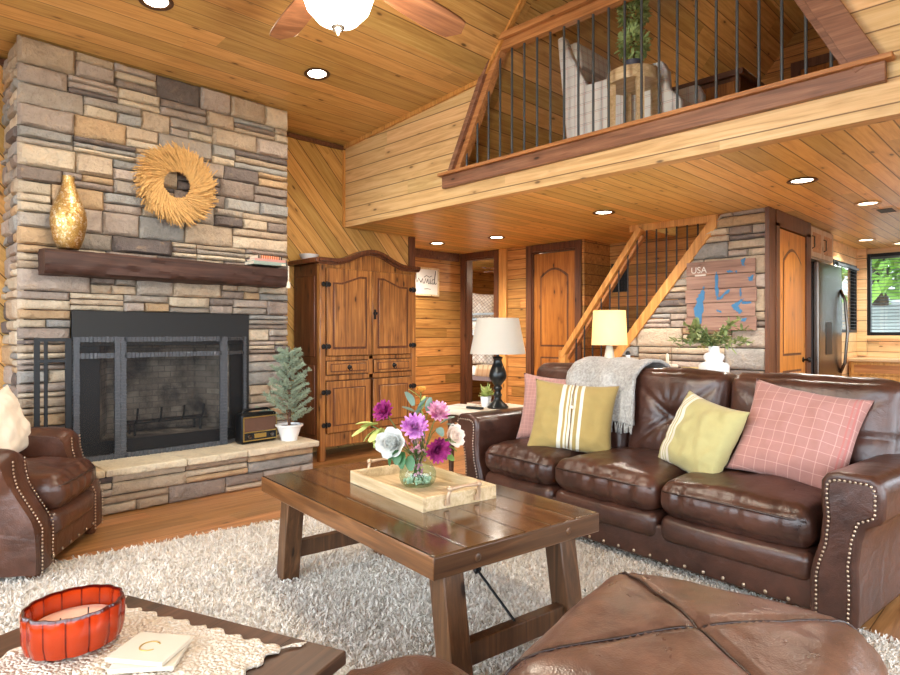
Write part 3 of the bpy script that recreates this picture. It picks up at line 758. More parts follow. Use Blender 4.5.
# potted evergreen
p = thing('potted_tree', 'small frosted evergreen tree in a ribbed white pot on the end of the hearth', 'potted plant', (2.80, 4.74, .314))
MB().lathe([(0, .0), (.066, .0), (.07, .006), (.068, .02), (.1, .118), (.113, .122), (.116, .138), (.104, .14), (.1, .12), (0, .115)], 48, flute=lambda q: 1 + .018 * cos(24 * q)).build('pot', M['white'], p, smooth=50)
MB().lathe([(.097, .121), (.05, .126), (0, .126)], 20).build('soil', simple('dark_soil', (52, 38, 28), .95, bump=.6), p)
tr = MB().tube([(0, 0, .12), (.004, 0, .45), (0, 0, .80)], [.013, .009, .004], 8)
fo = MB(); rng = random.Random(4)
for i in range(46):
    z = .17 + .6 * (i / 46) ** .95; a = i * 2.4; L = (.225 * (1 - (z - .15) / .70) ** .75 + .045) * rng.uniform(.8, 1.12); up = .5 + rng.uniform(-.1, .25)
    d = Vector((cos(a), sin(a), up)).normalized(); p0 = Vector((0, 0, z - .02)); p1 = p0 + d * L
    tr.tube([p0, p1], [.004, .002], 5)
    for j in range(30):
        q = p0.lerp(p1, .15 + .88 * j / 30)
        for s in range(5):
            dd = (d * rng.uniform(.3, .9) + Vector((rng.uniform(-1, 1), rng.uniform(-1, 1), rng.uniform(-.5, 1)))).normalized()
            fo.bar(q, q + dd * rng.uniform(.02, .036), .0055, .0015, up=(rng.random(), rng.random(), 1))
tr.build('trunk', M['trim'], p, smooth=60)
fo.build('needles', simple('frosted_needles', (150, 164, 140), .75, var=.45, scale=30), p)
# ------------------------------------------------------------------ leather seating
def arm_profile(flip, L):
    p = [(0, .05), (-.004, .2), (0, .30), (-.012, .40), (-.03, .46), (-.075, .485), (-.092, .51), (-.094, .60), (-.085, .645), (-.05, .668), (.07, .668), (.112, .655), (.133, .625), (.135, .56), (.128, .48), (.138, .38), (.165, .29), (.175, .24), (.175, .05)]
    return [(L - y, z) for y, z in reversed(p)] if flip else p
def inset(poly, d):
    n = len(poly); out = []
    for i in range(n):
        a = Vector(poly[i - 1]); b = Vector(poly[i]); c = Vector(poly[(i + 1) % n])
        e1 = (b - a).normalized(); e2 = (c - b).normalized()
        nn = Vector((-e1.y, e1.x)) + Vector((-e2.y, e2.x))
        if nn.length < 1e-6: nn = Vector((-e1.y, e1.x))
        nn.normalize(); k = d / max(.5, nn.dot(Vector((-e1.y, e1.x))))
        out.append(b + nn * k)
    return out
def star(out, u, cy, hy, hz, depth=.055):
    """pull a cushion's front in at a button, with creases running out to the corners"""
    if u[0] < -.55:
        y, z = u[1], u[2]; r = sqrt(y * y + z * z)
        f = depth * exp(-(r / .22) ** 1.3)
        for dy, dz in ((1, .85), (1, -.85), (-1, .85), (-1, -.85), (-1, .05)):
            l = sqrt(dy * dy + dz * dz); t = (y * dy + z * dz) / l; s = abs(y * dz - z * dy) / l
            if t > 0: f += depth * .42 * exp(-(s / .045) ** 2) * max(0, 1 - (t / 1.25) ** 2)
        w = sin(18 * atan2(z, y) + 2 * noise.noise((y * 3, z * 3, cy))) * .005 * exp(-((r - .35) / .25) ** 2)
        out.x += f + w
    return out
def make_seat(root, L, D, ncush, leath, arms_z=0., front_bow=0, tufts=True, seed=1, Tleft=0., nail_rail=True, splits=None, bsplits=None, swoop=None, nails=7, bh=.58, bz=.70):
    rng = random.Random(seed); a = .175
    sp = splits or [a + (L - 2 * a) * i / ncush for i in range(ncush + 1)]
    def shp(k):
        def fn(out, u):
            return out
        return fn
    # base
    MB().rbox((D / 2, L / 2, .155), (D - .02, L - .02, .19), .02, (4, 8, 2)).build('base_rail', leath, root, smooth=60)
    if nail_rail:
        nb = MB(); n = int((L - 2 * a) / .095)
        for i in range(n + 1): nb.ell((.006, a + (L - 2 * a) * i / n, .085), (.006, .009, .009), 8, 6)
        nb.build('nailhead_trim', M['brass'], root, smooth=180)
    for s in range(ncush):
        y0, y1 = sp[s], sp[s + 1]
        MB().rbox((.20, (y0 + y1) / 2, .24), (.42, y1 - y0 - .012, .14), .05, (3, 10, 2), (.012, 0, 0)).build('seat_border', leath, root, smooth=80)
        def fn(out, u, s=s):
            if u[2] > .2:
                out.z += .012 * noise.noise((out.x * 5, out.y * 5, seed + s)) + .008 * noise.noise((out.x * 14, out.y * 10, seed + s))
            if u[0] < -.6: out.x += .012 * noise.noise((out.x * 4, out.y * 26, seed + s * 3.1))
            return out
        c = MB().rbox((.345, (y0 + y1) / 2, .395), (.74, y1 - y0 - .008, .165), .07, (16, 36, 4), (.012, 0, .05), fn=fn).build('seat_cushion', leath, root, smooth=180)
        w = []
        for i in range(41):
            q = i / 40; y = y0 + .03 + (y1 - y0 - .06) * q; w.append((-.026 - .012 * (1 - (2 * q - 1) ** 2) + .02 * abs(2 * q - 1) ** 6, y, .432 + .012 * (1 - (2 * q - 1) ** 2)))
        MB().tube(w, .0055, 6).build('welt', M['welt'], c, smooth=180)
    # back frame and cushions
    MB().rbox((D - .10, L / 2, (bz + bh / 2 - .06 + .07) / 2), (.2, L - .04, bz + bh / 2 - .13), .07, (2, 14, 6)).build('back_frame', leath, root, smooth=180)
    bs = bsplits or sp
    for s in range(ncush):
        y0, y1 = bs[s], bs[s + 1]; w = y1 - y0 - .006; h = bh
        def fn(out, u, s=s):
            out = Vector(out)
            if tufts: out = star(out, u, s, w, h)
            out += Vector((noise.noise((out.y * 6, out.z * 6, s + seed)) * .008, 0, noise.noise((out.y * 9, out.x * 6, s + 5)) * .008 if u[2] > .6 else 0))
            return out
        m = MB().rbox((0, 0, 0), (.24, w, h), .065, (3, 30, 26), (.05, 0, .02), fn=fn)
        m.xf(Matrix.Translation((D - .265, (y0 + y1) / 2, bz)) @ Matrix.Rotation(radians(9), 4, 'Y'))
        m.build('back_cushion', leath, root, smooth=180)
    # arms
    if swoop is not None:
        R0 = swoop
        az = lambda z: z + (arms_z if z > .5 else 0)
        P = [(0, .05), (0, .27), (.03, .33), (R0 * .55, .40), (R0 * .85, .47), (R0 * .98, .54), (R0, .60), (R0 + .02, .645), (R0 + .07, .67), (D - .06, .675), (D - .06, .05)]; P = [(x, az(z)) for x, z in P]
        for y0 in (0, L - .19):
            m = MB(); n = 7; ys = [-.03, -.022, 0, .06, .13, .19, .212, .22] if y0 == 0 else [-.03, -.022, 0, .06, .13, .19, .212, .22]
            def out(z): return max(0., min(1., (z - .42) / .14))
            def row(y):
                e = 1 if (y < -.02 or y > .21) else 0
                vs = []
                for x, z in P:
                    yy = y if z > .48 else max(.0, min(.19, y))
                    t_ = .5 * (1 + cos(pi * (y - .095) / .125)); dz = -.04 * (1 - t_) if z > .58 else 0
                    vs.append((x + (.02 * (1 - t_) if x < D - .1 else 0), y0 + yy, z + dz))
                return vs
            rows = [row(y) for y in ys]; k = len(P); vs = [p for r in rows for p in r]; fs = []
            for i in range(len(rows) - 1):
                for j in range(k): fs.append((i * k + j, i * k + (j + 1) % k, (i + 1) * k + (j + 1) % k, (i + 1) * k + j))
            fs.append(tuple(range(k - 1, -1, -1))); fs.append(tuple((len(rows) - 1) * k + j for j in range(k)))
            o = m.add(vs, fs).build('arm', leath, root, smooth=180, bevel=.012, seg=2, sub=2)
            nb = MB(); Q = [Vector((x + .004, z)) for x, z in P[:nails]]
            for ye in (.035, .155):
                acc = 0
                for i in range(len(Q) - 1):
                    l = (Q[i + 1] - Q[i]).length; t = acc
                    while t < l:
                        w = Q[i].lerp(Q[i + 1], t / l); nb.ell((w.x - .002, y0 + ye, w.y), (.005, .006, .006), 7, 5); t += .018
                    acc = t - l
            nb.build('nailhead_trim', M['brass'], o, smooth=180)
    for flip in ((False, True) if swoop is None else ()):
        P = arm_profile(flip, L); P = [(y, z + (arms_z if z > .4 else 0)) for y, z in P]
        o = MB().prism([(-.03, y, z) for y, z in P], (D - .05, 0, 0)).build('arm', leath, root, bevel=.02, seg=3)
        I = inset(P, -.030) if True else P
        # keep the inset on the inner side
        cx = sum(y for y, z in P) / len(P)
        if sum(abs(y - cx) for y, z in I) > sum(abs(y - cx) for y, z in P): I = inset(P, .030)
        fp_ = MB().prism([(-.036, y, z) for y, z in I], (.02, 0, 0)).build('front_panel', leath, o, bevel=.008)
        nb = MB(); I2 = [Vector(q) for q in I]; acc = 0; step = .0185
        for i in range(len(I2)):
            p, q = I2[i - 1], I2[i]
            if p.y < .1 and q.y < .1: continue
            l = (q - p).length; t = acc
            while t < l:
                w = p.lerp(q, t / l); nb.ell((-.038, w.x, w.y), (.0045, .0056, .0056), 7, 5); t += step
            acc = t - l
        nb.build('nailhead_trim', M['brass'], o, smooth=180)
    for x in (.06, D - .08):
        for y in (.07, L - .07): MB().lathe([(.028, 0), (.034, .03), (.04, .07)], 14, (x, y, 0)).build('foot', M['trim'], root, smooth=60)
    return root

sofa = thing('sofa', 'three-seat brown leather sofa with star-tufted back and nailhead arms near the stone wall', 'sofa', (2.885, .60, .0), radians(-6.0))
make_seat(sofa, 2.375, .98, 3, M['leather'], splits=[.165, .90, 1.60, 2.215], bsplits=[.02, .86, 1.50, 2.355], seed=2)
chair = thing('armchair', 'brown leather armchair beside the hearth at the left edge, holding a cream pillow', 'armchair', (1.24, 4.30, .0), radians(146))
make_seat(chair, .90, .92, 1, M['leather2'], tufts=False, seed=5, swoop=.13)
fchair = thing('armchair', 'nearest brown leather armchair, only its rounded arm showing at the bottom edge beside the ottoman', 'armchair', (.80, .935, .0), radians(210))
make_seat(fchair, .86, .80, 1, M['leather2'], tufts=False, seed=8, swoop=.10, bh=.40, bz=.58, arms_z=.03, nails=4)

# ------------------------------------------------------------------ ottoman
ot = thing('ottoman', 'large worn brown leather ottoman with crossing seams in front of the sofa', 'ottoman', (1.53, .665, 0), radians(11))
OW, OD, OH = .86, .78, .30
def seam_w(t, off): return off + .05 * sin(pi * t) 
def ofn(out, u):
    if u[2] > .3:
        x, y = u[0], u[1]
        f = 0
        for s in (abs(x - y * .95 - .04), abs(x + y * .95 - .04)):
            f += .012 * exp(-(s / .035) ** 2)
        out.z -= f * (1 - max(abs(x), abs(y)) ** 4) - .010 * noise.noise((out.x * 5, out.y * 5, 3)) - .003 * noise.noise((out.x * 15, out.y * 15, 8))
    return out
tm = MB().rbox((0, 0, .335), (OW, OD, .24), .12, (40, 40, 3), (.015, .015, .04), fn=ofn); bvh = BVHTree.FromPolygons(tm.v, tm.f)
top = tm.build('cushion_top', M['leather3'], ot, smooth=180)
MB().rbox((0, 0, .17), (OW - .04, OD - .04, .22), .05, (6, 6, 3)).build('base', M['leather3'], ot, smooth=180)
for sgn in (1, -1):
    w = []
    for i in range(61):
        y = -1 + 2 * i / 60; x = sgn * .95 * y + .04 + .02 * sin(3 * y)
        if abs(x) > .94 or abs(y) > .94: continue
        lx, ly = x * OW / 2, y * OD / 2
        hit = bvh.ray_cast(Vector((lx, ly, 2)), Vector((0, 0, -1)))[0]
        if hit: w.append((lx, ly, hit.z + .0022))
    MB().tube(w, .004, 6).build('seam', M['welt'], top, smooth=180)
for x in (-.34, .34):
    for y in (-.3, .3): MB().lathe([(.026, 0), (.034, .04), (.036, .07)], 14, (x, y, 0)).build('foot', M['trim'], ot, smooth=60)

# ------------------------------------------------------------------ cushions
def pillow_mesh(w, h, t, seed=0, n=34, ear=.1, crease=.016):
    m = MB(); rng = random.Random(seed); ph = rng.uniform(0, 50)
    for s in (1, -1):
        def fn(a, b, s=s):
            u, v = 2 * a - 1, 2 * b - 1
            k = 1 - ear * (1 - abs(v) ** 2.2) * abs(u) ** 3; kk = 1 - ear * (1 - abs(u) ** 2.2) * abs(v) ** 3
            x, y = u * w / 2 * k, v * h / 2 * kk
            z = t / 2 * (max(0, 1 - abs(u) ** 2.6) ** .55) * (max(0, 1 - abs(v) ** 2.6) ** .55)
            e = max(abs(u), abs(v)); z += crease * noise.noise((u * 2.2 + ph, v * 2.2, s)) * (1 - e ** 4) * 1.5 + crease * .6 * noise.noise((u * 5 + ph, v * 3, s * 3)) * (1 - e ** 6) + .010 * noise.noise((u * 1.5 + ph, v * 9, s * 5)) * abs(u) ** 2 * (1 - e ** 8)
            return (x, y, s * max(z, 0))
        m.grid(fn, n, n)
    return m
def orient(o, pos, normal, roll=0):
    n = Vector(normal).normalized(); up = Vector((0, 0, 1)); x = up.cross(n).normalized(); y = n.cross(x)
    m = Matrix((x, y, n)).transposed().to_4x4() @ Matrix.Rotation(roll, 4, 'Z'); m.translation = Vector(pos)
    o.rotation_mode = 'XYZ'; o.location = m.to_translation(); o.rotation_euler = m.to_euler()
def cushion(name, mat, w, h, t, pos, normal, roll, label, seed, edge=None, cat='pillow', group=None):
    m = pillow_mesh(w, h, t, seed); bm_ = m.build(name, mat, smooth=180)
    bm = bmesh.new(); bm.from_mesh(bm_.data); bmesh.ops.remove_doubles(bm, verts=bm.verts, dist=.0006); bm.to_mesh(bm_.data); bm.free()
    tag(bm_, label, cat, group); orient(bm_, pos, normal, roll)
    return bm_
def pink_pat(t, col, x, y, z):
    col = lines(t, col, x, .052, .003, (204, 160, 150), .7); col = lines(t, col, y, .052, .003, (204, 160, 150), .7)
    return stripes(t, col, x, [(.205, .212), (.222, .23)], (176, 110, 104))
def yel_pat(t, col, x, y, z):
    return stripes(t, col, x, [(-.075, -.05), (-.035, -.022), (-.015, .0), (.008, .022), (.045, .065)], (216, 210, 190))
def yel_pat2(t, col, x, y, z):
    return stripes(t, col, x, [(-.17, -.15), (-.14, -.128), (-.118, -.092)], (220, 214, 196))
M['pink'] = cloth('dusty_pink_check', (168, 122, 113), pattern=pink_pat)
M['pink2'] = cloth('dusty_pink_fine_check', (172, 130, 121), pattern=lambda t, c, x, y, z: lines(t, lines(t, c, x, .026, .004, (200, 150, 140), .5), y, .026, .004, (200, 150, 140), .5))
M['yel'] = cloth('olive_yellow_stripe', (160, 138, 84), pattern=yel_pat)
M['yel2'] = cloth('pale_olive_stripe', (176, 166, 114), pattern=yel_pat2)
def S(lx, ly, z):  # sofa space to world
    a = radians(-6.0); return (2.885 + lx * cos(a) - ly * sin(a), .60 + lx * sin(a) + ly * cos(a), z)
cushion('pillow', M['pink2'], .50, .48, .17, S(.50, 2.02, .70), (-.80, -.45, .32), radians(-4), 'finely checked pink pillow at the far left of the sofa, behind the mustard one', 1, group='sofa pillows')
py = cushion('pillow', M['yel'], .54, .47, .17, S(.30, 1.70, .69), (-.82, -.42, .36), radians(-4), 'mustard yellow pillow with cream stripes and a button, left side of the sofa', 2, group='sofa pillows')
MB().ell((0, 0, 0), (.013, .013, .006), 14, 8).build('button', M['cream'], py, loc=(.0, .04, .099), smooth=180)
MB().tube([(.002, .21, .05), (-.004, .12, .087), (.0, .045, .102), (.006, -.1, .096), (.0, -.21, .05)], .0025, 6).build('loop_cord', M['trim'], py, smooth=180)
cushion('pillow', M['yel2'], .46, .44, .19, S(.35, .865, .665), (-.86, .36, .40), radians(-10), 'pale olive green pillow with cream edge stripes, right side of the sofa', 3, group='sofa pillows')
pk = cushion('pillow', M['pink'], .54, .52, .17, S(.46, .42, .72), (-.88, -.05, .48), radians(-9), 'dusty pink pillow with thin window-pane lines against the near arm of the sofa', 4, group='sofa pillows')
fr = MB()
cushion('pillow', M['cream'], .44, .40, .15, (.70, 4.27, .70), (.72, -.6, .3), radians(10), 'cream linen pillow on the leather armchair at the left edge', 6)

# ------------------------------------------------------------------ throw over the sofa back
def throwmat():
    t = NT('grey_knit_throw'); v, x, y, z = t.coord(); n = t.noise(v, 60, 4, .7); n2 = t.noise(v, 9, 3)
    col = t.ramp(t.math('ADD', t.math('MULTIPLY', n, .7), t.math('MULTIPLY', n2, .3)), [(.35, lin((136, 133, 128))), (.65, lin((196, 194, 188)))])
    return t.pbr(col, .95, 0, t.bump(n, .8, .008), spec=.1, sheen=.3)
M['throw'] = throwmat()
path = [(1.03, .62), (1.03, .80), (1.01, .94), (.95, 1.005), (.86, 1.03), (.76, 1.035), (.66, 1.01), (.585, .95), (.555, .86), (.54, .78), (.525, .70), (.52, .665)]
def thr(a, b):
    f = b * (len(path) - 1); i = min(int(f), len(path) - 2); f -= i
    x = path[i][0] * (1 - f) + path[i + 1][0] * f; z = path[i][1] * (1 - f) + path[i + 1][1] * f
    y = 1.44 + a * .56 + .03 * (b - .5) * (a - .5) - .05 * b
    fold = .012 * sin(a * 15 + b * 2) + .014 * noise.noise((a * 4, b * 4, 1)) + .012
    if b > .55: x -= abs(fold) * 1.2
    elif b < .3: x += abs(fold)
    else: z += abs(fold) * .6
    if b > .7: z += .03 * (a - .3) * (b - .7) / .3
    return (x, y, z)
th = tag(MB().grid(thr, 44, 44).build('throw_blanket', M['throw'], smooth=180, solid=.022), 'light grey knitted throw draped over the back of the leather sofa', 'throw blanket')
th.location = sofa.location; th.rotation_euler = sofa.rotation_euler
fg = MB(); rng = random.Random(3)
for i in range(34):
    a = (i + .5) / 34; p = Vector(thr(a, 1.)) + Vector((-.004, 0, 0)); d = Vector((rng.uniform(-.012, .004), rng.uniform(-.012, .012), -rng.uniform(.045, .07)))
    fg.tube([p, p + d * .5 + Vector((-.004, 0, 0)), p + d], [.006, .005, .007], 5)
fg.build('fringe', M['throw'], th, smooth=180)
# ------------------------------------------------------------------ coffee table
ct = thing('coffee_table', 'dark wooden plank coffee table with turnbuckle rods, standing on the shag rug', 'coffee table', (1.811, 2.05, .0), radians(-7.0))
CW, CL, CZ = .80, 1.407, .53
MB().box(-CW / 2 + .004, CW / 2 - .004, -CL / 2 + .004, CL / 2 - .004, CZ - .03, CZ).build('tabletop', M['table'], ct, bevel=.004)
for x0, x1 in ((-CW / 2, -CW / 2 + .03), (CW / 2 - .03, CW / 2)): MB().box(x0, x1, -CL / 2, CL / 2, CZ - .075, CZ - .003).build('apron', M['tableedge'], ct, bevel=.004)
for y0, y1 in ((-CL / 2 - .0005, -CL / 2 + .03), (CL / 2 - .03, CL / 2 + .0005)): MB().box(-CW / 2 + .0005, CW / 2 - .0005, y0, y1, CZ - .0755, CZ - .0025).build('end_apron', M['tableend'], ct, bevel=.004)
for x in (-.22, .22): MB().ell((x, -CL / 2 - .001, CZ - .038), (.014, .004, .014), 12, 8).build('bolt_cap', M['tableleg'], ct, smooth=180)
for sy in (-1, 1):
    for sx in (-1, 1):
        y = sy * (CL / 2 - .10); MB().bar((sx * .278, sy * (CL / 2 - .10), CZ - .07), (sx * .278, sy * (CL / 2 - .03), .012), .085, .085, up=(0, 1, 0)).build('leg', M['tableleg'], ct, bevel=.004)
    MB().bar((-.238, sy * (CL / 2 - .055), .16), (.238, sy * (CL / 2 - .055), .16), .045, .08).build('stretcher', M['tableleg'], ct, bevel=.004)
    p0 = Vector((0, sy * (CL / 2 - .055), .20)); p1 = Vector((0, sy * .16, CZ - .04)); r = MB().tube([p0, p1], .005, 8)
    r.tube([p0.lerp(p1, .42), p0.lerp(p1, .62)], .011, 8)
    r.tube([p0.lerp(p1, .60), p0.lerp(p1, .63)], .016, 8); r.tube([p0.lerp(p1, .41), p0.lerp(p1, .44)], .016, 8)
    r.build('turnbuckle_rod', M['black'], ct, smooth=60)
# tray
tr = thing('serving_tray', 'pale wooden serving tray with bone-coloured handles on the coffee table', 'tray', (1.862, 2.052, .53), radians(-9))
TW, TL = .37, .61
MB().box(-TW / 2, TW / 2, -TL / 2, TL / 2, 0, .012).build('tray_base', M['traywood'], tr)
for s in (-1, 1):
    MB().bar((s * (TW / 2 - .008), -TL / 2, .028), (s * (TW / 2 - .008), TL / 2, .028), .018, .056).build('side', M['traywood'], tr, bevel=.003)
    MB().bar((-TW / 2 + .017, s * (TL / 2 - .008), .028), (TW / 2 - .017, s * (TL / 2 - .008), .028), .018, .056).build('end', M['traywood'], tr, bevel=.003)
    y = s * (TL / 2 + .012)
    h = MB().tube([(-.075, y, .022), (-.078, y + s * .006, .05), (-.07, y + s * .012, .08), (0, y + s * .012, .083), (.07, y + s * .012, .08), (.078, y + s * .006, .05), (.075, y, .022)], [.009, .008, .009, .006, .009, .008, .009], 10)
    for x in (-.072, .072): h.ell((x, y + s * .012, .081), .0125, 10, 8)
    for x in (-.075, .075): h.box(x - .012, x + .012, min(y, s * (TL / 2)) - .001, max(y, s * TL / 2) + .004, .012, .034)
    h.build('handle', simple('bone_and_bronze', (186, 156, 126), .35, .3, var=.3), tr, smooth=60)
# vase of flowers
VX, VY, VZ = 1.885, 2.09, .542
M['vglass'] = glass('clear_green_glass', (226, 240, 232), .03)
va = thing('flower_vase', 'squat clear glass vase on the wooden tray, filled with flowers', 'vase', (VX, VY, VZ))
prof = [(.06, .0), (.074, .012), (.084, .035), (.082, .062), (.062, .098), (.044, .118), (.042, .132), (.058, .155)]
MB().lathe([(0, .002)] + prof + [(.056, .1555), (.040, .133)], 36).build('glass_body', M['vglass'], va, smooth=60)
gm = MB(); rng = random.Random(2)
for i in range(70):
    a = rng.uniform(0, 6.28); r = .062 * sqrt(rng.random()); gm.ell((r * cos(a), r * sin(a), .014 + rng.random() * .02), rng.uniform(.005, .009), 7, 5)
gm.build('pebbles', simple('green_glass_pebbles', (176, 196, 176), .15, var=.3, scale=60), va, smooth=180)
M['stem'] = simple('green_stem', (86, 112, 58), .6); M['leaf'] = simple('green_leaf', (112, 148, 78), .5, var=.25); M['leafd'] = simple('deep_green_leaf', (58, 106, 60), .45, var=.25)
M['leafl'] = simple('pale_lime_leaf', (176, 186, 104), .5, var=.2); M['leafg'] = simple('grey_green_leaf', (132, 158, 142), .55, var=.2)
def petcol(name, c1, c2):
    t = NT(name); v, x, y, z = t.coord(); n = t.noise(v, 34, 3); return t.pbr(t.ramp(n, [(.35, lin(c1)), (.65, lin(c2))]), .6, spec=.2, sss=0)
M['mag'] = petcol('magenta_petals', (118, 26, 84), (186, 66, 140)); M['vio'] = petcol('violet_pink_petals', (178, 92, 176), (226, 168, 220)); M['pnk'] = petcol('pink_tipped_petals', (186, 84, 142), (240, 196, 210)); M['wht'] = petcol('white_petals', (204, 206, 202), (228, 228, 222)); M['crm'] = petcol('cream_blush_petals', (236, 216, 204), (248, 236, 220)); M['org'] = petcol('orange_bud_petals', (204, 140, 60), (226, 180, 92))
def petal(mb, m, L, W, cup, n=4):
    vs = []; fs = []
    for j in range(n + 1):
        t_ = j / n; w = W / 2 * sin(pi * min(1, .12 + .80 * t_)) ** .8; x = L * t_; z = cup * L * t_ * t_
        for k in (-1, 0, 1): vs.append(m @ Vector((x, k * w, z + abs(k) * w * .35)))
    for j in range(n):
        for k in range(2): fs.append((j * 3 + k, j * 3 + k + 1, j * 3 + k + 4, j * 3 + k + 3))
    mb.add(vs, fs)
def stem_to(mb, p0, p1, r=.0028):
    p0 = Vector(p0); p1 = Vector(p1); mid = p0.lerp(p1, .5) + Vector((0, 0, .05)); mb.tube([p0, p0.lerp(mid, .7), mid.lerp(p1, .5), p1], r, 6)
def head(kind, R, mat, parent, at, face):
    f = Vector(face).normalized(); q = f.to_track_quat('Z', 'Y').to_matrix().to_4x4(); q.translation = Vector(at); mb = MB(); rng = random.Random(int(R * 9999) + int(at[0] * 1e4))
    if kind == 'dahlia':
        for ring in range(6):
            el = radians(8 + ring * 14); n = 16 - ring; L = R * (1 - ring * .09)
            for i in range(n):
                a = 2 * pi * (i + .5 * (ring % 2)) / n + rng.uniform(-.1, .1)
                petal(mb, q @ Matrix.Rotation(a, 4, 'Z') @ Matrix.Rotation(-el + rng.uniform(-.12, .12), 4, 'Y'), L, R * .34, .25)
    else:
        for ring in range(5):
            el = radians(12 + ring * 17); n = 7 - ring // 2; L = R * (1 - ring * .11)
            for i in range(n):
                a = 2 * pi * (i + .37 * ring) / n + rng.uniform(-.15, .15)
                petal(mb, q @ Matrix.Rotation(a, 4, 'Z') @ Matrix.Rotation(-el, 4, 'Y'), L, R * .95, .45, 5)
    return mb.build('petals', mat, parent, smooth=180)
def leafmesh(mb, p, d, L, W, rng):
    d = Vector(d).normalized(); m = d.to_track_quat('X', 'Z').to_matrix().to_4x4(); m.translation = Vector(p)
    m = m @ Matrix.Rotation(rng.uniform(-.5, .5), 4, 'X'); petal(mb, m, L, W, rng.uniform(-.35, .2), 6)
BASE = Vector((0, 0, .03))
def flower(name, label, cat, kind, R, mat, off, face, leaves=0, lm=None):
    fl = thing(name, label, cat, (VX, VY, VZ), 0, 'flowers in the glass vase'); s = MB(); off = Vector(off)
    side = Vector((off.x, off.y, 0)); side = side.normalized() * .028 if side.length > .01 else side
    s.tube([BASE - side * .6, Vector((side.x * .9, side.y * .9, .135)), off * .75 + Vector((0, 0, .03)), off], .0028, 6)
    s.build('stem', M['stem'], fl, smooth=180)
    if kind: head(kind, R, mat, fl, off, face)
    if leaves:
        lf = MB(); rng = random.Random(leaves + int(off.x * 1000))
        for i in range(leaves):
            t_ = .55 + .5 * i / leaves; p = Vector((side.x, side.y, .135)).lerp(off, min(t_, 1)); d = (off - p * .2).normalized() + Vector((rng.uniform(-.8, .8), rng.uniform(-.8, .8), rng.uniform(-.2, .5)))
            leafmesh(lf, p, d, rng.uniform(.055, .08), rng.uniform(.022, .034), rng)
        lf.build('leaves', lm or M['leaf'], fl, smooth=180)
    return fl
rt = Vector((.7071, -.7071, 0)); fw = Vector((.7071, .7071, 0))
def at(px, py, near=0.):   # bouquet-local position for a flower
    d = 2.81 - near; r = d * (px - 450) / 625; z = 1.22 - (py - 334) * d / 625
    w = rt * r + fw * d; return (w.x - VX, w.y - VY, z - VZ)
cam = -fw
def F(a, b, c): v = rt * a + cam * b + Vector((0, 0, c)); return tuple(v)
flower('dahlia', 'dark magenta dahlia standing high on the left of the bouquet', 'flower', 'dahlia', .055, M['mag'], at(385, 412, .02), F(-.5, .9, .5))
flower('dahlia', 'violet dahlia at the centre of the bouquet', 'flower', 'dahlia', .066, M['vio'], at(415, 428, .07), F(0, 1, .6))
flower('dahlia', 'pink-tipped dahlia on the upper right of the bouquet', 'flower', 'dahlia', .056, M['pnk'], at(438, 413, .02), F(.2, .9, .7))
flower('dahlia', 'dark magenta dahlia hanging low on the right of the bouquet', 'flower', 'dahlia', .062, M['mag'], at(437, 449, .07), F(.4, 1, -.1))
flower('rose', 'large white rose on the lower left of the bouquet', 'flower', 'rose', .078, M['wht'], at(394, 444, .06), F(-.3, 1, .3))
flower('rose', 'cream blush rose on the right of the bouquet', 'flower', 'rose', .062, M['crm'], at(450, 437, 0.), F(.7, .7, .3))
flower('rose', 'small orange rosebud at the very top of the bouquet', 'flower', 'rose', .028, M['org'], at(421, 392, 0), F(0, .4, 1), 3, M['leafl'])
def spray(label, pts, mat, Ls=(.06, .085), W=.036, seed=1):
    fl = thing('leaf_spray', label, 'foliage', (VX, VY, VZ), 0, 'flowers in the glass vase'); end = Vector(pts[-1][0]); rng = random.Random(seed)
    side = Vector((end.x, end.y, 0)); side = side.normalized() * .026
    MB().tube([BASE - side * .5, Vector((side.x, side.y, .14)), end * .7 + Vector((0, 0, .05)), end], .0024, 6).build('stem', M['stem'], fl, smooth=180)
    lf = MB()
    for p, d in pts: leafmesh(lf, p, d, rng.uniform(*Ls), W, rng)
    lf.build('leaves', mat, fl, smooth=180)
spray('pale lime leaf spray drooping out on the left of the bouquet', [(at(378, 424), F(-1, .3, -.2)), (at(374, 424), F(-1, .2, .1)), (at(382, 428), F(-.6, .5, -.8)), (at(376, 430), F(-.8, .5, -.6)), (at(385, 430), F(-.7, .6, -.4)), (at(370, 425), F(-1, .1, -.9))], M['leafl'], (.075, .10), .044, seed=1)
spray('tall grey-green leaf spray pointing up behind the dahlias', [(at(413, 406), F(-.3, .3, 1)), (at(414, 412), F(-1, .4, .4)), (at(418, 410), F(.6, .2, .8)), (at(416, 416), F(.5, .5, 1)), (at(428, 412), F(.2, .3, 1))], M['leafg'], seed=2)
spray('deep green leaves hanging over the front of the glass vase', [(at(398, 450, .1), F(-.1, .5, -1)), (at(403, 452, .1), F(-.2, .6, -1)), (at(394, 452, .1), F(-.5, .5, -1)), (at(410, 456, .1), F(.1, .4, -1))], M['leafd'], (.06, .075), .045, 3)
spray('broad green leaves on the right side of the bouquet', [(at(446, 445, .02), F(.8, .4, -.3)), (at(444, 441, .02), F(1, .3, .0)), (at(442, 452, .03), F(.8, .5, -.6))], M['leaf'], (.055, .07), .045, 4)
spray('bluish eucalyptus sprig on the upper right of the bouquet', [(at(440, 424), F(.6, .3, .3)), (at(443, 420), F(.8, .4, .1)), (at(446, 424), F(.7, .6, -.3)), (at(438, 428), F(.3, .7, -.3))], M['leafg'], (.04, .06), .036, 5)
fl = thing('blossom_sprig', 'sprig of tiny pink blossoms standing in the glass vase', 'flower', (VX, VY, VZ), 0, 'flowers in the glass vase')
bl = MB(); rng = random.Random(8)
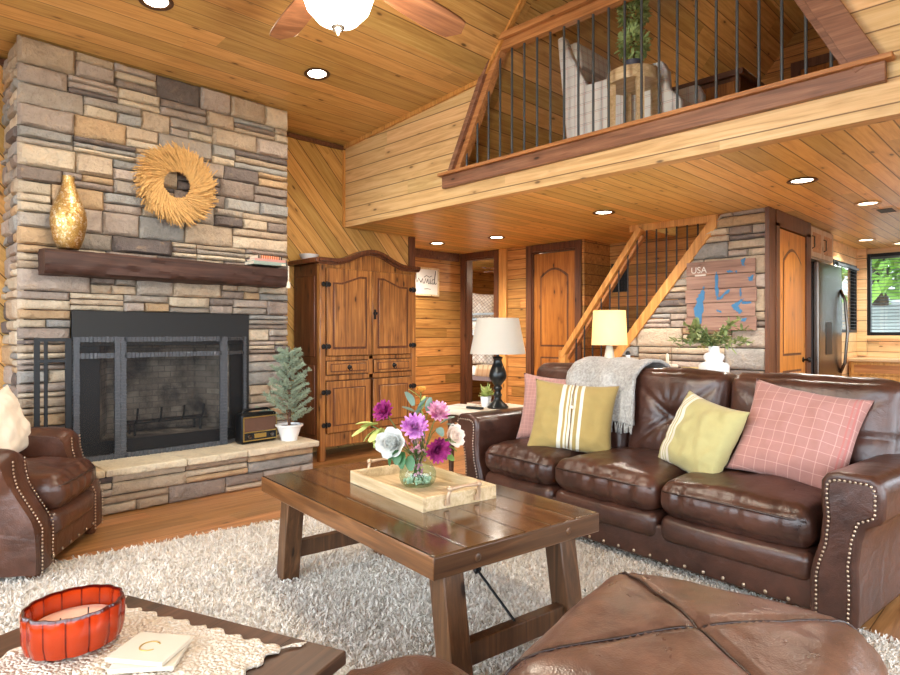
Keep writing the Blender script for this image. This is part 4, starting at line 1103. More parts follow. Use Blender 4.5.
for i in range(110):
    p = Vector((rng.gauss(0, .022), rng.gauss(0, .022), rng.uniform(.05, .22))); 
    if p.z < .15 and sqrt(p.x ** 2 + p.y ** 2) > .035: continue
    bl.ell(p, rng.uniform(.004, .008), 6, 5)
bl.build('blossoms', M['pnk'], fl, smooth=180)
sm = MB()
for i in range(9):
    a = i * 2.4; sm.tube([(.03 * cos(a), .03 * sin(a), .02), (-.01 * cos(a), -.01 * sin(a), .13), (-.03 * cos(a), -.03 * sin(a), .24)], .002, 5)
sm.build('stem', M['stem'], fl, smooth=180)

# ------------------------------------------------------------------ shag rug
def rugmat():
    t = NT('shag_wool'); v, x, y, z = t.coord(); n = t.noise(v, 30, 3, .7); n2 = t.noise(v, 2.2, 3)
    col = t.ramp(t.math('ADD', t.math('MULTIPLY', n, .75), t.math('MULTIPLY', n2, .25)), [(.34, lin((190, 182, 171))), (.6, lin((230, 224, 214)))])
    return t.pbr(col, .9, spec=.1, sheen=.2)
M['rug'] = rugmat()
RW, RL = 3.35, 4.7
rug = tag(MB().rbox((-RW / 2, -RL / 2, .006), (RW, RL, .012), .005, (4, 4, 1)).build('shag_rug', M['rug'], loc=(3.355, 3.49, .0), rot=(0, 0, radians(-7.5))), 'large cream shag rug covering the wood floor under the coffee table', 'rug')
nrng = np.random.default_rng(5); N = 210000
bx = -nrng.random(N) * RW; by = -nrng.random(N) ** .8 * RL
ang = nrng.random(N) * 2 * np.pi; lean = .3 + nrng.random(N) * .75; ln = .018 + .014 * nrng.random(N); wd = .0022 + .0016 * nrng.random(N)
tw = nrng.random(N) * 2 * np.pi
V = np.zeros((N, 8, 3), np.float32); dx, dy = np.cos(ang), np.sin(ang); sx, sy = -np.sin(tw), np.cos(tw)
for k, t_ in enumerate((0, .4, .75, 1.)):
    out = lean * t_ ** 1.5 * ln; up = .008 + ln * np.sqrt(np.clip(1 - (lean * t_) ** 2 * .6, .12, 1)) * t_
    w = wd * (1, 1.1, 1, .5)[k]
    for s in (0, 1):
        sg = (s * 2 - 1) * w
        V[:, k * 2 + s, 0] = bx + dx * out + sx * sg; V[:, k * 2 + s, 1] = by + dy * out + sy * sg; V[:, k * 2 + s, 2] = up
Fq = np.array([[0, 1, 3, 2], [2, 3, 5, 4], [4, 5, 7, 6]]); FA = (np.arange(N)[:, None, None] * 8 + Fq[None]).reshape(-1, 4).astype(np.int32)
me = bpy.data.meshes.new('pile'); me.vertices.add(N * 8); me.vertices.foreach_set('co', V.reshape(-1)); me.loops.add(FA.size); me.loops.foreach_set('vertex_index', FA.ravel())
me.polygons.add(len(FA)); me.polygons.foreach_set('loop_start', np.arange(0, FA.size, 4, dtype=np.int32)); me.polygons.foreach_set('loop_total', np.full(len(FA), 4, np.int32)); me.update(calc_edges=True)
me.polygons.foreach_set('use_smooth', np.ones(len(FA), bool)); me.materials.append(M['rug'])
po = bpy.data.objects.new('pile', me); COL.objects.link(po); po.parent = rug; po['kind'] = 'stuff'

# ------------------------------------------------------------------ side table in the lower left corner
A2 = atan2(-.343, -.939)  # direction of the short side
TZ = .55
st = thing('side_table', 'dark wooden side table in the lower left corner holding a red candle bowl', 'table', (.5275, 1.786, 0), atan2(-.939, .343))
# local x runs along the long edge, local -y away from the rug
sl, sw = .74, .60
MB().box(0, sl, -sw, 0, TZ - .03, TZ).build('tabletop', M['sidetab'], st, bevel=.004)
MB().box(.02, sl - .02, -.045, -.02, TZ - .11, TZ - .03).box(.02, sl - .02, -sw + .02, -sw + .045, TZ - .11, TZ - .03).box(.02, .045, -sw + .045, -.045, TZ - .11, TZ - .03).box(sl - .045, sl - .02, -sw + .045, -.045, TZ - .11, TZ - .03).build('apron', M['sidetab'], st)
for x in (.055, sl - .055):
    for y in (-.055, -sw + .055): MB().obox((x, y, (TZ - .03 + .012) / 2 + .006), (.055, .055, TZ - .045)).build('leg', M['sidetab'], st, bevel=.003)
def ST(x, y, z=TZ):
    a = atan2(-.939, .343); return (.5275 + x * cos(a) - y * sin(a), 1.786 + x * sin(a) + y * cos(a), z)
# crocheted mat
def matm():
    t = NT('cream_crochet'); v, x, y, z = t.coord(); d = t.vor(v, 120); n = t.noise(v, 8, 3)
    col = t.mix(t.step(d, .1, .6), lin((240, 233, 220)), lin((214, 200, 180))); col = t.mix(t.math('MULTIPLY', n, .3), col, lin((228, 214, 194)))
    return t.pbr(col, .95, 0, t.bump(t.math('SUBTRACT', 1., d), .9, .01), spec=.1)
M['crochet'] = matm()
mw, ml = .50, .48
def mfn(a, b):
    x = .115 + a * mw; y = -.06 - b * ml; e = min(a, 1 - a) * mw; f = min(b, 1 - b) * ml; sc_ = .007 * sin(a * 60) if f < .012 else 0; sc2 = .007 * sin(b * 58) if e < .012 else 0
    return (x + sc2, y + sc_, TZ + .004 + .004 * noise.noise((x * 26, y * 26, 0)) + .003 * noise.noise((x * 70, y * 70, 3)))
mt = MB().grid(mfn, 90, 86).build('crochet_mat', M['crochet'], smooth=180, solid=.006)
mt.location = (.5275, 1.786, .0015); mt.rotation_euler = (0, 0, atan2(-.939, .343)); tag(mt, 'cream crocheted mat on the dark side table', 'table mat')
tg = MB(); rng = random.Random(2)
for (x, y, dx, dy) in [(.115, -.06, -.7, .7), (.615, -.06, .7, .7), (.615, -.54, .7, -.7)]:
    for i in range(3): tg.tube([(x, y, TZ + .004), (x + dx * .02, y + dy * .02 + .004 * i, TZ + .005), (x + dx * .045, y + dy * .04 + .008 * i, TZ + .003)], .0018, 5)
tg.build('tassel', M['crochet'], mt)
# red candle bowl
t_ = NT('red_orange_glass'); lw = t_.n('ShaderNodeLayerWeight'); lw.inputs[0].default_value = .35
col = t_.mix(lw.outputs['Facing'], lin((226, 74, 24)), lin((120, 14, 8)))
_v, _x, _y, _z = t_.coord(); ws = t_.math('ABSOLUTE', t_.math('SINE', t_.math('MULTIPLY', t_.math('ARCTAN2', t_.math('DIVIDE', _y, .96), t_.math('DIVIDE', _x, 1.04)), 7.)))
col = t_.mix(t_.step(ws, .0, .26), lin((120, 18, 10)), col); col = t_.mix(t_.step(_z, .078, .083), col, lin((84, 10, 8)))
M['redglass'] = t_.pbr(col, .08, trans=.5, ior=1.3, spec=.6, coat=.5)
ca = thing('candle_bowl', 'red-orange fluted glass candle bowl on the crocheted mat', 'candle', (*ST(.205, -.235, TZ + .011)[:2], TZ + .0115), .3)
fl8 = lambda q: 1 + .045 * abs(sin(7 * q)) 
MB().lathe([(0, 0), (.076, 0), (.085, .006), (.091, .03), (.092, .078), (.089, .086), (.085, .086), (.083, .07), (.082, .012), (0, .012)], 112, sx=1.04, sy=.96, flute=fl8).build('glass_bowl', M['redglass'], ca, smooth=35)
MB().lathe([(0, .046), (.05, .0465), (.079, .046), (.079, .0125), (0, .0125)], 40, sx=1.04, sy=.96).build('wax', simple('peach_wax', (244, 196, 172), .5, var=.04), ca, smooth=50)
for k in range(2): MB().tube([(-.03 + .06 * k, 0, .05), (-.028 + .06 * k, .002, .062)], .0015, 5).build('wick', M['blackmatt'], ca)
# marble coasters
M['marble'] = simple('cream_marble', (212, 203, 184), .25, 0, var=.06, scale=9)
def coaster(pos, rz, label, letter):
    c = thing('coaster', label, 'coaster', pos, rz, 'marble coasters'); MB().box(-.062, .062, -.056, .056, 0, .009).build('slab', M['marble'], c, bevel=.002)
    if letter: MB().tube([(.019 * cos(a) - .002, .019 * sin(a), .0092) for a in [radians(35 + 290 * i / 24) for i in range(25)]], .0016, 6).build('letter_inlay', M['golden'], c, smooth=180)
cx, cy, _ = ST(.40, -.205)
coaster((cx - .004, cy - .012, TZ + .0115), atan2(-.939, .343) + .55, 'plain cream marble coaster, lower of the two', False)
coaster((cx, cy, TZ + .0208), atan2(-.939, .343) + .28, 'cream marble coaster with a gold letter C, upper of the two', True)

# ------------------------------------------------------------------ end table, black lamp and the things on it
EX, EY, ER = 3.866, 3.365, radians(-6)
et = thing('end_table', 'dark end table with a cream scalloped cloth top at the far end of the sofa', 'table', (EX, EY, 0), ER)
MB().rbox((0, 0, .60), (.58, .60, .03), .012, (4, 4, 1)).build('tabletop', M['sidetab'], et, smooth=60)
MB().box(-.25, .25, -.26, .26, .50, .588).build('apron', M['sidetab'], et)
for x in (-.24, .24):
    for y in (-.25, .25): MB().lathe([(.02, 0), (.026, .05), (.02, .1), (.028, .3), (.03, .588)], 12, (x, y, 0)).build('leg', M['sidetab'], et, smooth=60)
def EP(x, y, z): return (EX + x * cos(ER) - y * sin(ER), EY + x * sin(ER) + y * cos(ER), z)
def clfn(a, b):
    u, v = 2 * a - 1, 2 * b - 1; x = u * .32; y = v * .325; z = .622
    ox = max(0, abs(x) - .288); oy = max(0, abs(y) - .298); o = max(ox, oy)
    return (max(-.296, min(.296, x)), max(-.306, min(.306, y)), z - o * 1.6 - .003 * (1 + sin(40 * (x + y))) * (o > .01))
rn = tag(MB().grid(clfn, 40, 44).build('table_cloth', M['cream'], smooth=180, solid=.003), 'cream cloth lying on the end table under the black lamp', 'tablecloth'); rn.location = (EX, EY, .0); rn.rotation_euler = (0, 0, ER)
def lampshade(mb, r0, r1, z0, z1, n=40):
    return mb.lathe([(r0, z0), (r1, z1), (r1 - .004, z1), (r0 - .004, z0)], n)
def shademat(name, rgb, em=0):
    t = NT(name); v, x, y, z = t.coord(); c = lin(rgb); n = t.noise(v, 200, 2); col = t.mix(n, tuple(q * .93 for q in c), c)
    b = t.n('ShaderNodeBsdfDiffuse'); t.l(col, b.inputs[0]); tl = t.n('ShaderNodeBsdfTranslucent'); t.l(col, tl.inputs[0])
    mx = t.n('ShaderNodeMixShader'); mx.inputs[0].default_value = .35; t.l(b.outputs[0], mx.inputs[1]); t.l(tl.outputs[0], mx.inputs[2]); t.l(mx.outputs[0], t.out.inputs[0]); return t.m
M['shadew'] = shademat('white_linen_shade', (226, 220, 208)); M['shadec'] = shademat('cream_linen_shade', (240, 222, 180))
l1 = thing('table_lamp', 'turned black table lamp with a white shade on the end table', 'lamp', EP(-.03, -.085, .6245))
M['lampblack'] = simple('burnished_black', (44, 46, 46), .28, .5, var=.4, scale=20)
MB().lathe([(0, 0), (.082, 0), (.085, .012), (.07, .03), (.04, .055), (.028, .075), (.03, .095), (.036, .105), (.028, .118), (.024, .14), (.034, .155), (.036, .165), (.026, .18), (.04, .2), (.066, .235), (.072, .26), (.064, .30), (.042, .35), (.03, .385), (.034, .395), (.042, .405), (.03, .412), (.012, .418), (.012, .47), (0, .47)], 32).build('base', M['lampblack'], l1, smooth=50)
MB().lathe([(.224, .437), (.168, .722), (.164, .722), (.22, .437)], 48).build('lamp_shade', M['shadew'], l1, smooth=50)
pp = thing('potted_succulent', 'small spiky green plant in a white pot beside the black lamp', 'potted plant', EP(-.05, .035, .6245))
MB().lathe([(0, 0), (.036, 0), (.046, .085), (.042, .087), (.04, .07), (0, .07)], 24).build('pot', M['white'], pp, smooth=50)
lf = MB(); rng = random.Random(3)
for i in range(34):
    a = i * 2.4; e = .3 + .9 * rng.random(); d = Vector((cos(a) * cos(e), sin(a) * cos(e), sin(e))); leafmesh(lf, (0, 0, .08), d, rng.uniform(.07, .15) if i < 10 else rng.uniform(.05, .09), .018 if i < 10 else .03, rng)
lf.build('leaves', M['leafl'], pp, smooth=180)
def ebook(c, s, rz, mat, label):
    b = thing('book', label, 'book', c, rz, 'books on the end table'); L, D, T = s
    MB().box(-L / 2, L / 2, -D / 2, D / 2, 0, .002).box(-L / 2, L / 2, -D / 2, D / 2, T - .002, T).build('cover', mat, b); MB().box(-L / 2 + .003, L / 2 - .003, -D / 2 + .003, D / 2 - .003, .002, T - .002).build('pages', M['cream'], b)
ebook(EP(-.19, .14, .6245), (.15, .21, .014), ER + .3, M['whitematt'], 'white paperback lying at the corner of the end table')
ebook(EP(-.02, .18, .6245), (.12, .13, .02), ER, simple('brown_cover', (150, 100, 66), .6), 'small brown box book lying behind the white paperback')
rm = tag(MB().rbox((0, 0, .009), (.045, .15, .018), .006, (2, 4, 1)).build('remote_control', M['blackmatt'], smooth=60), 'black remote control lying on the end table', 'remote control'); rm.location = EP(-.215, -.015, .6245); rm.rotation_euler = (0, 0, ER + .2)

# ------------------------------------------------------------------ console table behind the sofa
KX, KYY = 4.36, 2.15
ko = thing('console_table', 'narrow wooden console table standing behind the sofa', 'table', (KX, KYY, 0), radians(-3))
MB().box(-.16, .16, -.75, .75, .80, .835).build('tabletop', M['railwood'], ko, bevel=.003)
MB().box(-.14, .14, -.72, .72, .72, .80).build('apron', M['railwood'], ko)
for x in (-.12, .12):
    for y in (-.7, .7): MB().obox((x, y, .36), (.05, .05, .72)).build('leg', M['pine'], ko, bevel=.003)
l2 = thing('table_lamp', 'cream ceramic table lamp with a cream drum shade behind the sofa', 'lamp', (4.27, 2.535, .8355))
MB().lathe([(0, 0), (.085, 0), (.088, .01), (.062, .10), (.04, .2), (.024, .29), (.02, .30), (.008, .302), (.008, .36), (0, .36)], 32).build('base', simple('cream_ceramic', (246, 230, 200), .3, var=.03), l2, smooth=50)
MB().lathe([(.135, .30), (.122, .565), (.119, .565), (.132, .30)], 44).build('lamp_shade', M['shadec'], l2, smooth=50)
v2 = thing('potted_greenery', 'white double-gourd vase with leafy greenery on the console table behind the sofa', 'vase', (4.32, 1.755, .8355))
MB().lathe([(0, 0), (.075, 0), (.09, .03), (.098, .11), (.10, .17), (.09, .185), (.062, .192), (.055, .2), (.066, .215), (.07, .232), (.06, .25), (.036, .258), (.036, .30), (.041, .302), (.032, .302), (.03, .25), (0, .24)], 36).build('vase', M['white'], v2, smooth=45)
lf = MB(); sm = MB(); rng = random.Random(12)
for i in range(34):
    a = rng.uniform(0, 6.28); e = rng.uniform(.1, 1.1); L = rng.uniform(.17, .30); p0 = Vector((0, 0, .29)); d = Vector((cos(a) * cos(e), sin(a) * cos(e), sin(e) * .75)); p1 = p0 + d * L * Vector((1, 1, 1)).x + Vector((0, 0, .02)) ; p1.z -= .05 * (1 - sin(e))
    mid = p0.lerp(p1, .5) + Vector((0, 0, .04)); sm.tube([Vector((0, 0, .26)), p0, mid, p1], .0022, 5)
    for j in range(12):
        q = mid.lerp(p1, j / 11) if j > 3 else p0.lerp(mid, .4 + j / 8); leafmesh(lf, q, d * .6 + Vector((rng.uniform(-1, 1), rng.uniform(-1, 1), rng.uniform(-.6, .8))), rng.uniform(.035, .06), .02, rng)
sm.build('stems', M['stem'], v2, smooth=180); lf.build('leaves', simple('olive_leaves', (134, 146, 88), .6, var=.4, scale=30), v2, smooth=180)
jg = thing('oil_bottle', 'small white bottle with a dark stopper beside the cream lamp', 'bottle', (4.32, 2.405, .8355))
MB().lathe([(0, 0), (.044, 0), (.048, .14), (.038, .185), (.017, .205), (.017, .225), (0, .225)], 20).build('body', M['white'], jg, smooth=50); MB().lathe([(.017, .225), (.02, .236), (.012, .254), (0, .256)], 14).build('stopper', M['blackmatt'], jg, smooth=50)
lt = thing('lantern', 'low cream lantern with an arched handle on the console table', 'lantern', (4.31, 2.085, .8355), .5)
lt.scale = (1.15, 1.15, 1.42)
MB().box(-.06, .06, -.06, .06, 0, .015).box(-.06, .06, -.06, .06, .1, .115).build('frame', M['cream'], lt, bevel=.003)
MB().lathe([(0, .015), (.03, .015), (.03, .085), (0, .085)], 18).build('candle', M['white'], lt, smooth=50)
for x in (-.052, .052):
    for y in (-.052, .052): MB().box(x - .006, x + .006, y - .006, y + .006, .015, .1).build('post', M['cream'], lt)
MB().tube([(-.055, 0, .112), (-.05, 0, .15), (-.035, 0, .165), (.035, 0, .165), (.05, 0, .15), (.055, 0, .112)], .007, 8).build('handle', M['cream'], lt, smooth=180)
bw = tag(MB().lathe([(0, 0), (.03, 0), (.06, .05), (.072, .13), (.068, .13), (.055, .05), (0, .012)], 28).build('bowl', simple('straw_yellow_glaze', (226, 202, 140), .5), smooth=50), 'small straw-coloured bowl between the lantern and the white vase', 'bowl'); bw.location = (4.31, 1.905, .8355); bw.scale = (1, 1, 1.15)
# ------------------------------------------------------------------ armoire
ar = thing('armoire', 'tall rustic wooden armoire with arched cornice and iron hinges beside the fireplace', 'wardrobe', (3.93, 5.305, 0))
AF = -.235
MB().box(-.60, .60, AF + .02, .24, .13, 1.90).build('carcass', M['armdark'], ar, bevel=.004)
f = MB()
f.box(-.61, -.545, AF - .005, AF + .05, .0, 1.93).box(.545, .61, AF - .005, AF + .05, .0, 1.93).box(-.545, .545, AF, AF + .02, .13, .262).box(-.545, .545, AF, AF + .02, .77, .82).box(-.545, .545, AF, AF + .02, .962, 1.005).box(-.03, .03, AF, AF + .02, .77, 1.005)
f.build('face_frame', M['armoire'], ar, bevel=.006)
for x in (-.575, .575): MB().box(x - .03, x + .03, .18, .24, 0, .14).build('back_foot', M['armdark'], ar)
# side panels
for s in (-1, 1):
    for (z0, z1) in ((.25, .92), (1.0, 1.78)): MB().box(s * .606 - .008, s * .606 + .008, -.15, .17, z0, z1).build('side_panel', M['armdark'], ar, bevel=.006)
# arched cornice
def arch_z(x): return 1.935 + .125 * (cos(pi * min(1, abs(x) / .46)) * .5 + .5)
n = 40; xs = [-.635 + 1.27 * i / n for i in range(n + 1)]
MB().prism([(x, AF - .004, arch_z(x) - .03) for x in xs] + [(.60, AF - .004, 1.858), (-.60, AF - .004, 1.858)], (0, .03, 0)).build('pediment', M['armoire'], ar)
for k, (dy, z0, z1) in enumerate(((.03, -.045, -.02), (.055, -.02, .012))):
    MB().prism([(x, AF - dy, arch_z(x) + z1) for x in xs] + [(x, AF - dy, arch_z(x) + z0) for x in reversed(xs)], (0, dy + .06, 0)).build('cornice', M['armdark'], ar, smooth=40)
for sg in (-1, 1): MB().box(sg * .635 - .03, sg * .635 + .0 + (.02 if sg > 0 else .03), AF - .03, .25, 1.9, 1.947).build('side_cornice', M['armdark'], ar, bevel=.008)
MB().box(-.6, .6, AF + .03, .24, 1.9, 1.93).build('top_board', M['armdark'], ar)
def adoor(x0, x1, z0, z1, slope, hingex, name='door', knob=None):
    d = MB().box(x0, x1, AF - .022, AF - .002, z0, z1).build(name, M['armoire'], ar, bevel=.004)
    m = .062; a, b = x0 + m, x1 - m; zt = z1 - m
    zl, zr = (zt - slope, zt) if slope >= 0 else (zt, zt + slope)
    if slope: 
        k = abs(slope); zl, zr = (zt - k, zt) if slope > 0 else (zt, zt - k)
        q = .2; pts = [(a, z0 + m), (b, z0 + m), (b, zr), (b - (b - a) * q, zr) if slope > 0 else (b - (b - a) * .25, zr), (a + (b - a) * .25, zl) if slope > 0 else (a + (b - a) * q, zl), (a, zl)]
    else: pts = [(a, z0 + m), (b, z0 + m), (b, zt), (a, zt)]
    cx = sum(p[0] for p in pts) / len(pts); cz = (z0 + z1) / 2
    MB().prism([(x, AF - .0235, z) for x, z in pts], (0, .004, 0)).build('groove', M['armdark'], d)
    g = [(cx + (x - cx) * .90, cz + (z - cz) * .94) for x, z in pts]; MB().prism([(x, AF - .030, z) for x, z in g], (0, .009, 0)).build('raised_panel', M['armoire'], d, bevel=.008)
    if hingex is not None:
        for z in ((z0 + .09, z1 - .16) if z1 - z0 > .6 else (z0 + .08, z1 - .1)):
            h = MB(); h.tube([(hingex, AF - .026, z - .028), (hingex, AF - .026, z + .028)], .008, 8)
            for sg in (-1, 1): h.lathe([(.026, 0), (.024, .005), (0, .006)], 12).v
            hh = MB().lathe([(.0, 0), (.025, 0), (.022, .005), (0, .006)], 12).xf(Matrix.Translation((hingex - .03, AF - .021, z)) @ Matrix.Rotation(pi / 2, 4, 'X')); h2 = MB().lathe([(0, 0), (.025, 0), (.022, .005), (0, .006)], 12).xf(Matrix.Translation((hingex + .03, AF - .021, z)) @ Matrix.Rotation(pi / 2, 4, 'X'))
            o = MB().tube([(hingex, AF - .026, z - .028), (hingex, AF - .026, z + .028)], .008, 8); o.add(hh.v, hh.f); o.add(h2.v, h2.f); o.build('hinge', M['black'], d)
    return d
adoor(-.54, -.006, 1.01, 1.855, .075, -.548); dr = adoor(.006, .54, 1.01, 1.855, -.075, .548)
MB().lathe([(0, 0), (.022, 0), (.02, .006), (.009, .008), (.009, .02), (.014, .03), (0, .036)], 14).xf(Matrix.Translation((.035, AF - .022, 1.43)) @ Matrix.Rotation(pi / 2, 4, 'X')).build('knob', M['black'], dr, smooth=50)
MB().box(.022, .048, AF - .026, AF - .021, 1.37, 1.47).build('lock_plate', M['black'], dr)
adoor(-.54, -.02, .268, .762, 0, -.548); adoor(.02, .54, .268, .762, 0, .548)
for x0, x1 in ((-.535, -.035), (.035, .535)):
    d = MB().box(x0, x1, AF - .018, AF - .001, .83, .955).build('drawer', M['armoire'], ar, bevel=.004)
    MB().box(x0 + .035, x1 - .035, AF - .0195, AF - .015, .852, .933).build('groove', M['armdark'], d); MB().box(x0 + .045, x1 - .045, AF - .026, AF - .016, .86, .925).build('raised_panel', M['armoire'], d, bevel=.006)
    o = MB().lathe([(0, 0), (.024, 0), (.02, .006), (.01, .01), (.01, .02), (.016, .028), (0, .034)], 14).xf(Matrix.Translation(((x0 + x1) / 2, AF - .026, .895)) @ Matrix.Rotation(pi / 2, 4, 'X')); o.tube([((x0 + x1) / 2 + .02 * cos(a), AF - .05, .882 + .02 * sin(a)) for a in [pi + pi * i / 10 for i in range(11)]], .004, 6); o.build('pull', M['black'], d, smooth=50)
ds = tag(MB().lathe([(0, 0), (.05, 0), (.085, .05), (.10, .085), (.094, .085), (.045, .012), (0, .012)], 28).build('bowl', M['white'], smooth=50), 'white bowl shape standing in for a bright light patch on top of the armoire, near the chimney', 'bowl'); ds.location = (3.43, 5.43, 1.931)  # bowl shape added to stand for a bright patch of light

# ------------------------------------------------------------------ framed script sign in the hall
fs = thing('framed_sign', 'small framed white sign with black handwriting on the hall wall, half behind the armoire', 'sign', (5.83, 6.3, 1.935))
MB().box(-.22, .205, -.02, -.004, -.17, .17).build('board', M['whitematt'], fs)
w_ = .03
MB().box(-.245, .23, -.03, -.002, .17, .195).box(-.245, .23, -.03, -.002, -.195, -.17).box(-.245, -.22, -.03, -.002, -.17, .17).box(.205, .23, -.03, -.002, -.17, .17).build('frame', M['traywood'], fs, bevel=.003)
def script(strokes, k, ox, oz): 
    m = MB()
    for s in strokes: m.tube([(ox + x * k, -.0215, oz + z * k) for x, z in s], .0045, 6)
    return m
u = lambda x: [(x, .5), (x + .03, .1), (x + .12, 0), (x + .24, .12), (x + .3, .5), (x + .31, .12), (x + .38, 0), (x + .46, .1)]
dd = lambda x: [(x + .3, .42), (x + .15, .5), (x + .03, .3), (x + .06, .06), (x + .18, 0), (x + .32, .2), (x + .52, 1.25), (x + .5, 1.3), (x + .36, .5), (x + .36, .1), (x + .46, 0), (x + .62, .16)]
st_ = [u(0), dd(.5), [(-.9, .1), (-.7, .5), (-.62, .1), (-.5, .02), (-.3, .5), (-.2, .1), (0, .5)], [(-.5, .62), (-.2, .8), (.2, .66), (.5, .8)], [(-1.6, .1), (-1.5, 1.1), (-1.4, .1), (-1.2, .5), (-.9, .1)]]
script(st_, .145, .02, -.03).build('lettering', M['blackmatt'], fs, smooth=180)
script([[(-.6, 0), (-.2, .05), (.2, 0)]], .145, .04, -.10).build('flourish', M['blackmatt'], fs, smooth=180)

# ------------------------------------------------------------------ staircase
sr = thing('staircase', 'open wooden staircase with honey handrail and dark iron balusters rising over the stone wall', 'staircase', (6.06, 4.2, 0))
def L3(x, y, z): return (x - 6.06, y - 4.2, z)
yb0 = 4.345
MB().prism([L3(6.03, yb0, 0), L3(6.03, yb0 - .12, 0), L3(6.03, 2.43, zstr(2.43) - .16), L3(6.03, 2.43, 2.366), L3(6.03, 2.46, 2.366)], (.045, 0, 0)).build('stringer', M['pine'], sr, bevel=.003)
MB().prism([L3(7.04, yb0, 0), L3(7.04, 4.16, 0), L3(7.04, 2.43, 2.17), L3(7.04, 2.43, 2.366), L3(7.04, 2.46, 2.366)], (.045, 0, 0)).build('stringer', M['pine'], sr)
for i in range(11):
    z = .2 + i * .2; y = 3.708 - (z - .8) / 1.255
    MB().box(6.075 - 6.06, 7.04 - 6.06, y - .24 - 4.2, y + .02 - 4.2, z - .04, z).build('tread', M['railwood'], sr, bevel=.004)
MB().bar(L3(6.05, 4.20, .96), L3(6.05, 3.21, 2.33), .06, .10, up=(1, 0, 0)).build('handrail', M['pine'], sr, bevel=.006)
MB().bar(L3(6.09, 4.16, .93), L3(6.09, 3.21, 2.25), .03, .07, up=(1, 0, 0)).build('handrail_ledge', M['railwood'], sr, bevel=.004)
MB().box(-.055, .035, -.06, .03, 0, 1.03).build('newel_post', M['pine'], sr, bevel=.006)
for i in range(15):
    y = 4.02 - i * .108; z0 = zstr(y) + .0; z1 = min(2.30, .96 + (4.20 - y) * 1.384 - .04)
    if z1 - z0 < .03: continue
    MB().tube([L3(6.055, y, z0 - .02), L3(6.055, y, z1)], .0085, 8).build('baluster', M['blackmatt'], sr, smooth=60)
pv = thing('wall_grille', 'dark square grille on the wall behind the stair balusters', 'vent', (7.095, 4.06, 1.93))
MB().box(-.02, 0, -.11, .11, -.18, .18).build('panel', M['blackmatt'], pv)
g = MB()
for i in range(6): g.box(-.024, -.02, -.11 + i * .042, -.10 + i * .042, -.18, .18)
for i in range(9): g.box(-.026, -.022, -.11, .11, -.18 + i * .044, -.172 + i * .044)
g.build('bars', M['black'], pv)
sp_ = thing('speaker', 'low dark speaker box on the floor-standing shelf beyond the sofa, left of the cream lamp', 'speaker', (6.0, 3.95, .0))
COL.objects.unlink(sp_); bpy.data.objects.remove(sp_)

# ------------------------------------------------------------------ loft railing
lr = thing('loft_railing', 'trapezoid wood-framed loft railing with dark iron balusters above the living room', 'railing', (XL, YC, 2.6))
def L4(x, y, z): return (x - XL, y - YC, z - 2.6)
def lb(name, mb, mat, **k): return mb.build(name, mat, lr, **k)
MB().prism([L4(XL - .045, .70, 2.545), L4(XL - .045, 4.02, 2.525), L4(XL - .045, 4.02, 2.632), L4(XL - .045, .70, 2.652)], (.045, 0, 0)).build('sill_face', M['walnut'], lr, bevel=.004)
MB().prism([L4(XL - .075, .665, 2.652), L4(XL - .075, 4.05, 2.632), L4(XL - .075, 4.05, 2.66), L4(XL - .075, .665, 2.68)], (.19, 0, 0)).build('sill_ledge', M['railwood'], lr, bevel=.004)
a0, a1 = (3.95, 2.66), (3.43, 3.66); b0, b1 = (.72, 2.68), (1.22, 3.66)
def quad(p, q, w, x0, x1):  # strip of width w on the opening's side of the line p-q
    d = Vector((q[0] - p[0], q[1] - p[1])).normalized(); n = Vector((-d.y, d.x)); n = n if (YC - p[0]) * n.x > 0 else -n
    return [L4(x0, p[0], p[1]), L4(x0, q[0], q[1]), L4(x0, q[0] + n.x * w, q[1] + n.y * w), L4(x0, p[0] + n.x * w, p[1] + n.y * w)], (x1 - x0, 0, 0)
MB().prism(*quad(a0, a1, .045, XL - .05, XL + .10)).build('side_frame', M['walnut'], lr, bevel=.004)
MB().prism(*quad((a0[0] - .04, a0[1] + .01), (a1[0] - .04, a1[1] - .02), .06, XL - .01, XL + .07)).build('inner_frame', M['railwood'], lr, bevel=.004)
MB().prism(*quad(b0, b1, .13, XL - .05, XL + .02)).build('side_frame', M['walnut'], lr, bevel=.004)
MB().prism(*quad((b0[0] + .1, b0[1]), (b1[0] + .1, b1[1] - .02), .075, XL + .01, XL + .10)).build('inner_frame', M['walnut'], lr, bevel=.004)
MB().box(-.055, .09, 1.2 - YC, 3.47 - YC, 3.635 - 2.6, 3.685 - 2.6).build('top_rail', M['railwood'], lr, bevel=.005)
MB().box(-.01, .06, 1.26 - YC, 3.42 - YC, 3.565 - 2.6, 3.635 - 2.6).build('under_rail', M['railwood'], lr, bevel=.004)
ny = 23
for i in range(ny):
    y = 3.777 - i * .1278
    if y < .92: break
    zt = min(3.60, 2.66 + (3.88 - y) * 1.87 if y > 2.4 else 2.68 + (y - .82) * 1.95)
    MB().tube([L4(XL + .025, y, 2.64), L4(XL + .025, y, zt)], .0095, 8).build('baluster', M['baluster'], lr, smooth=60)

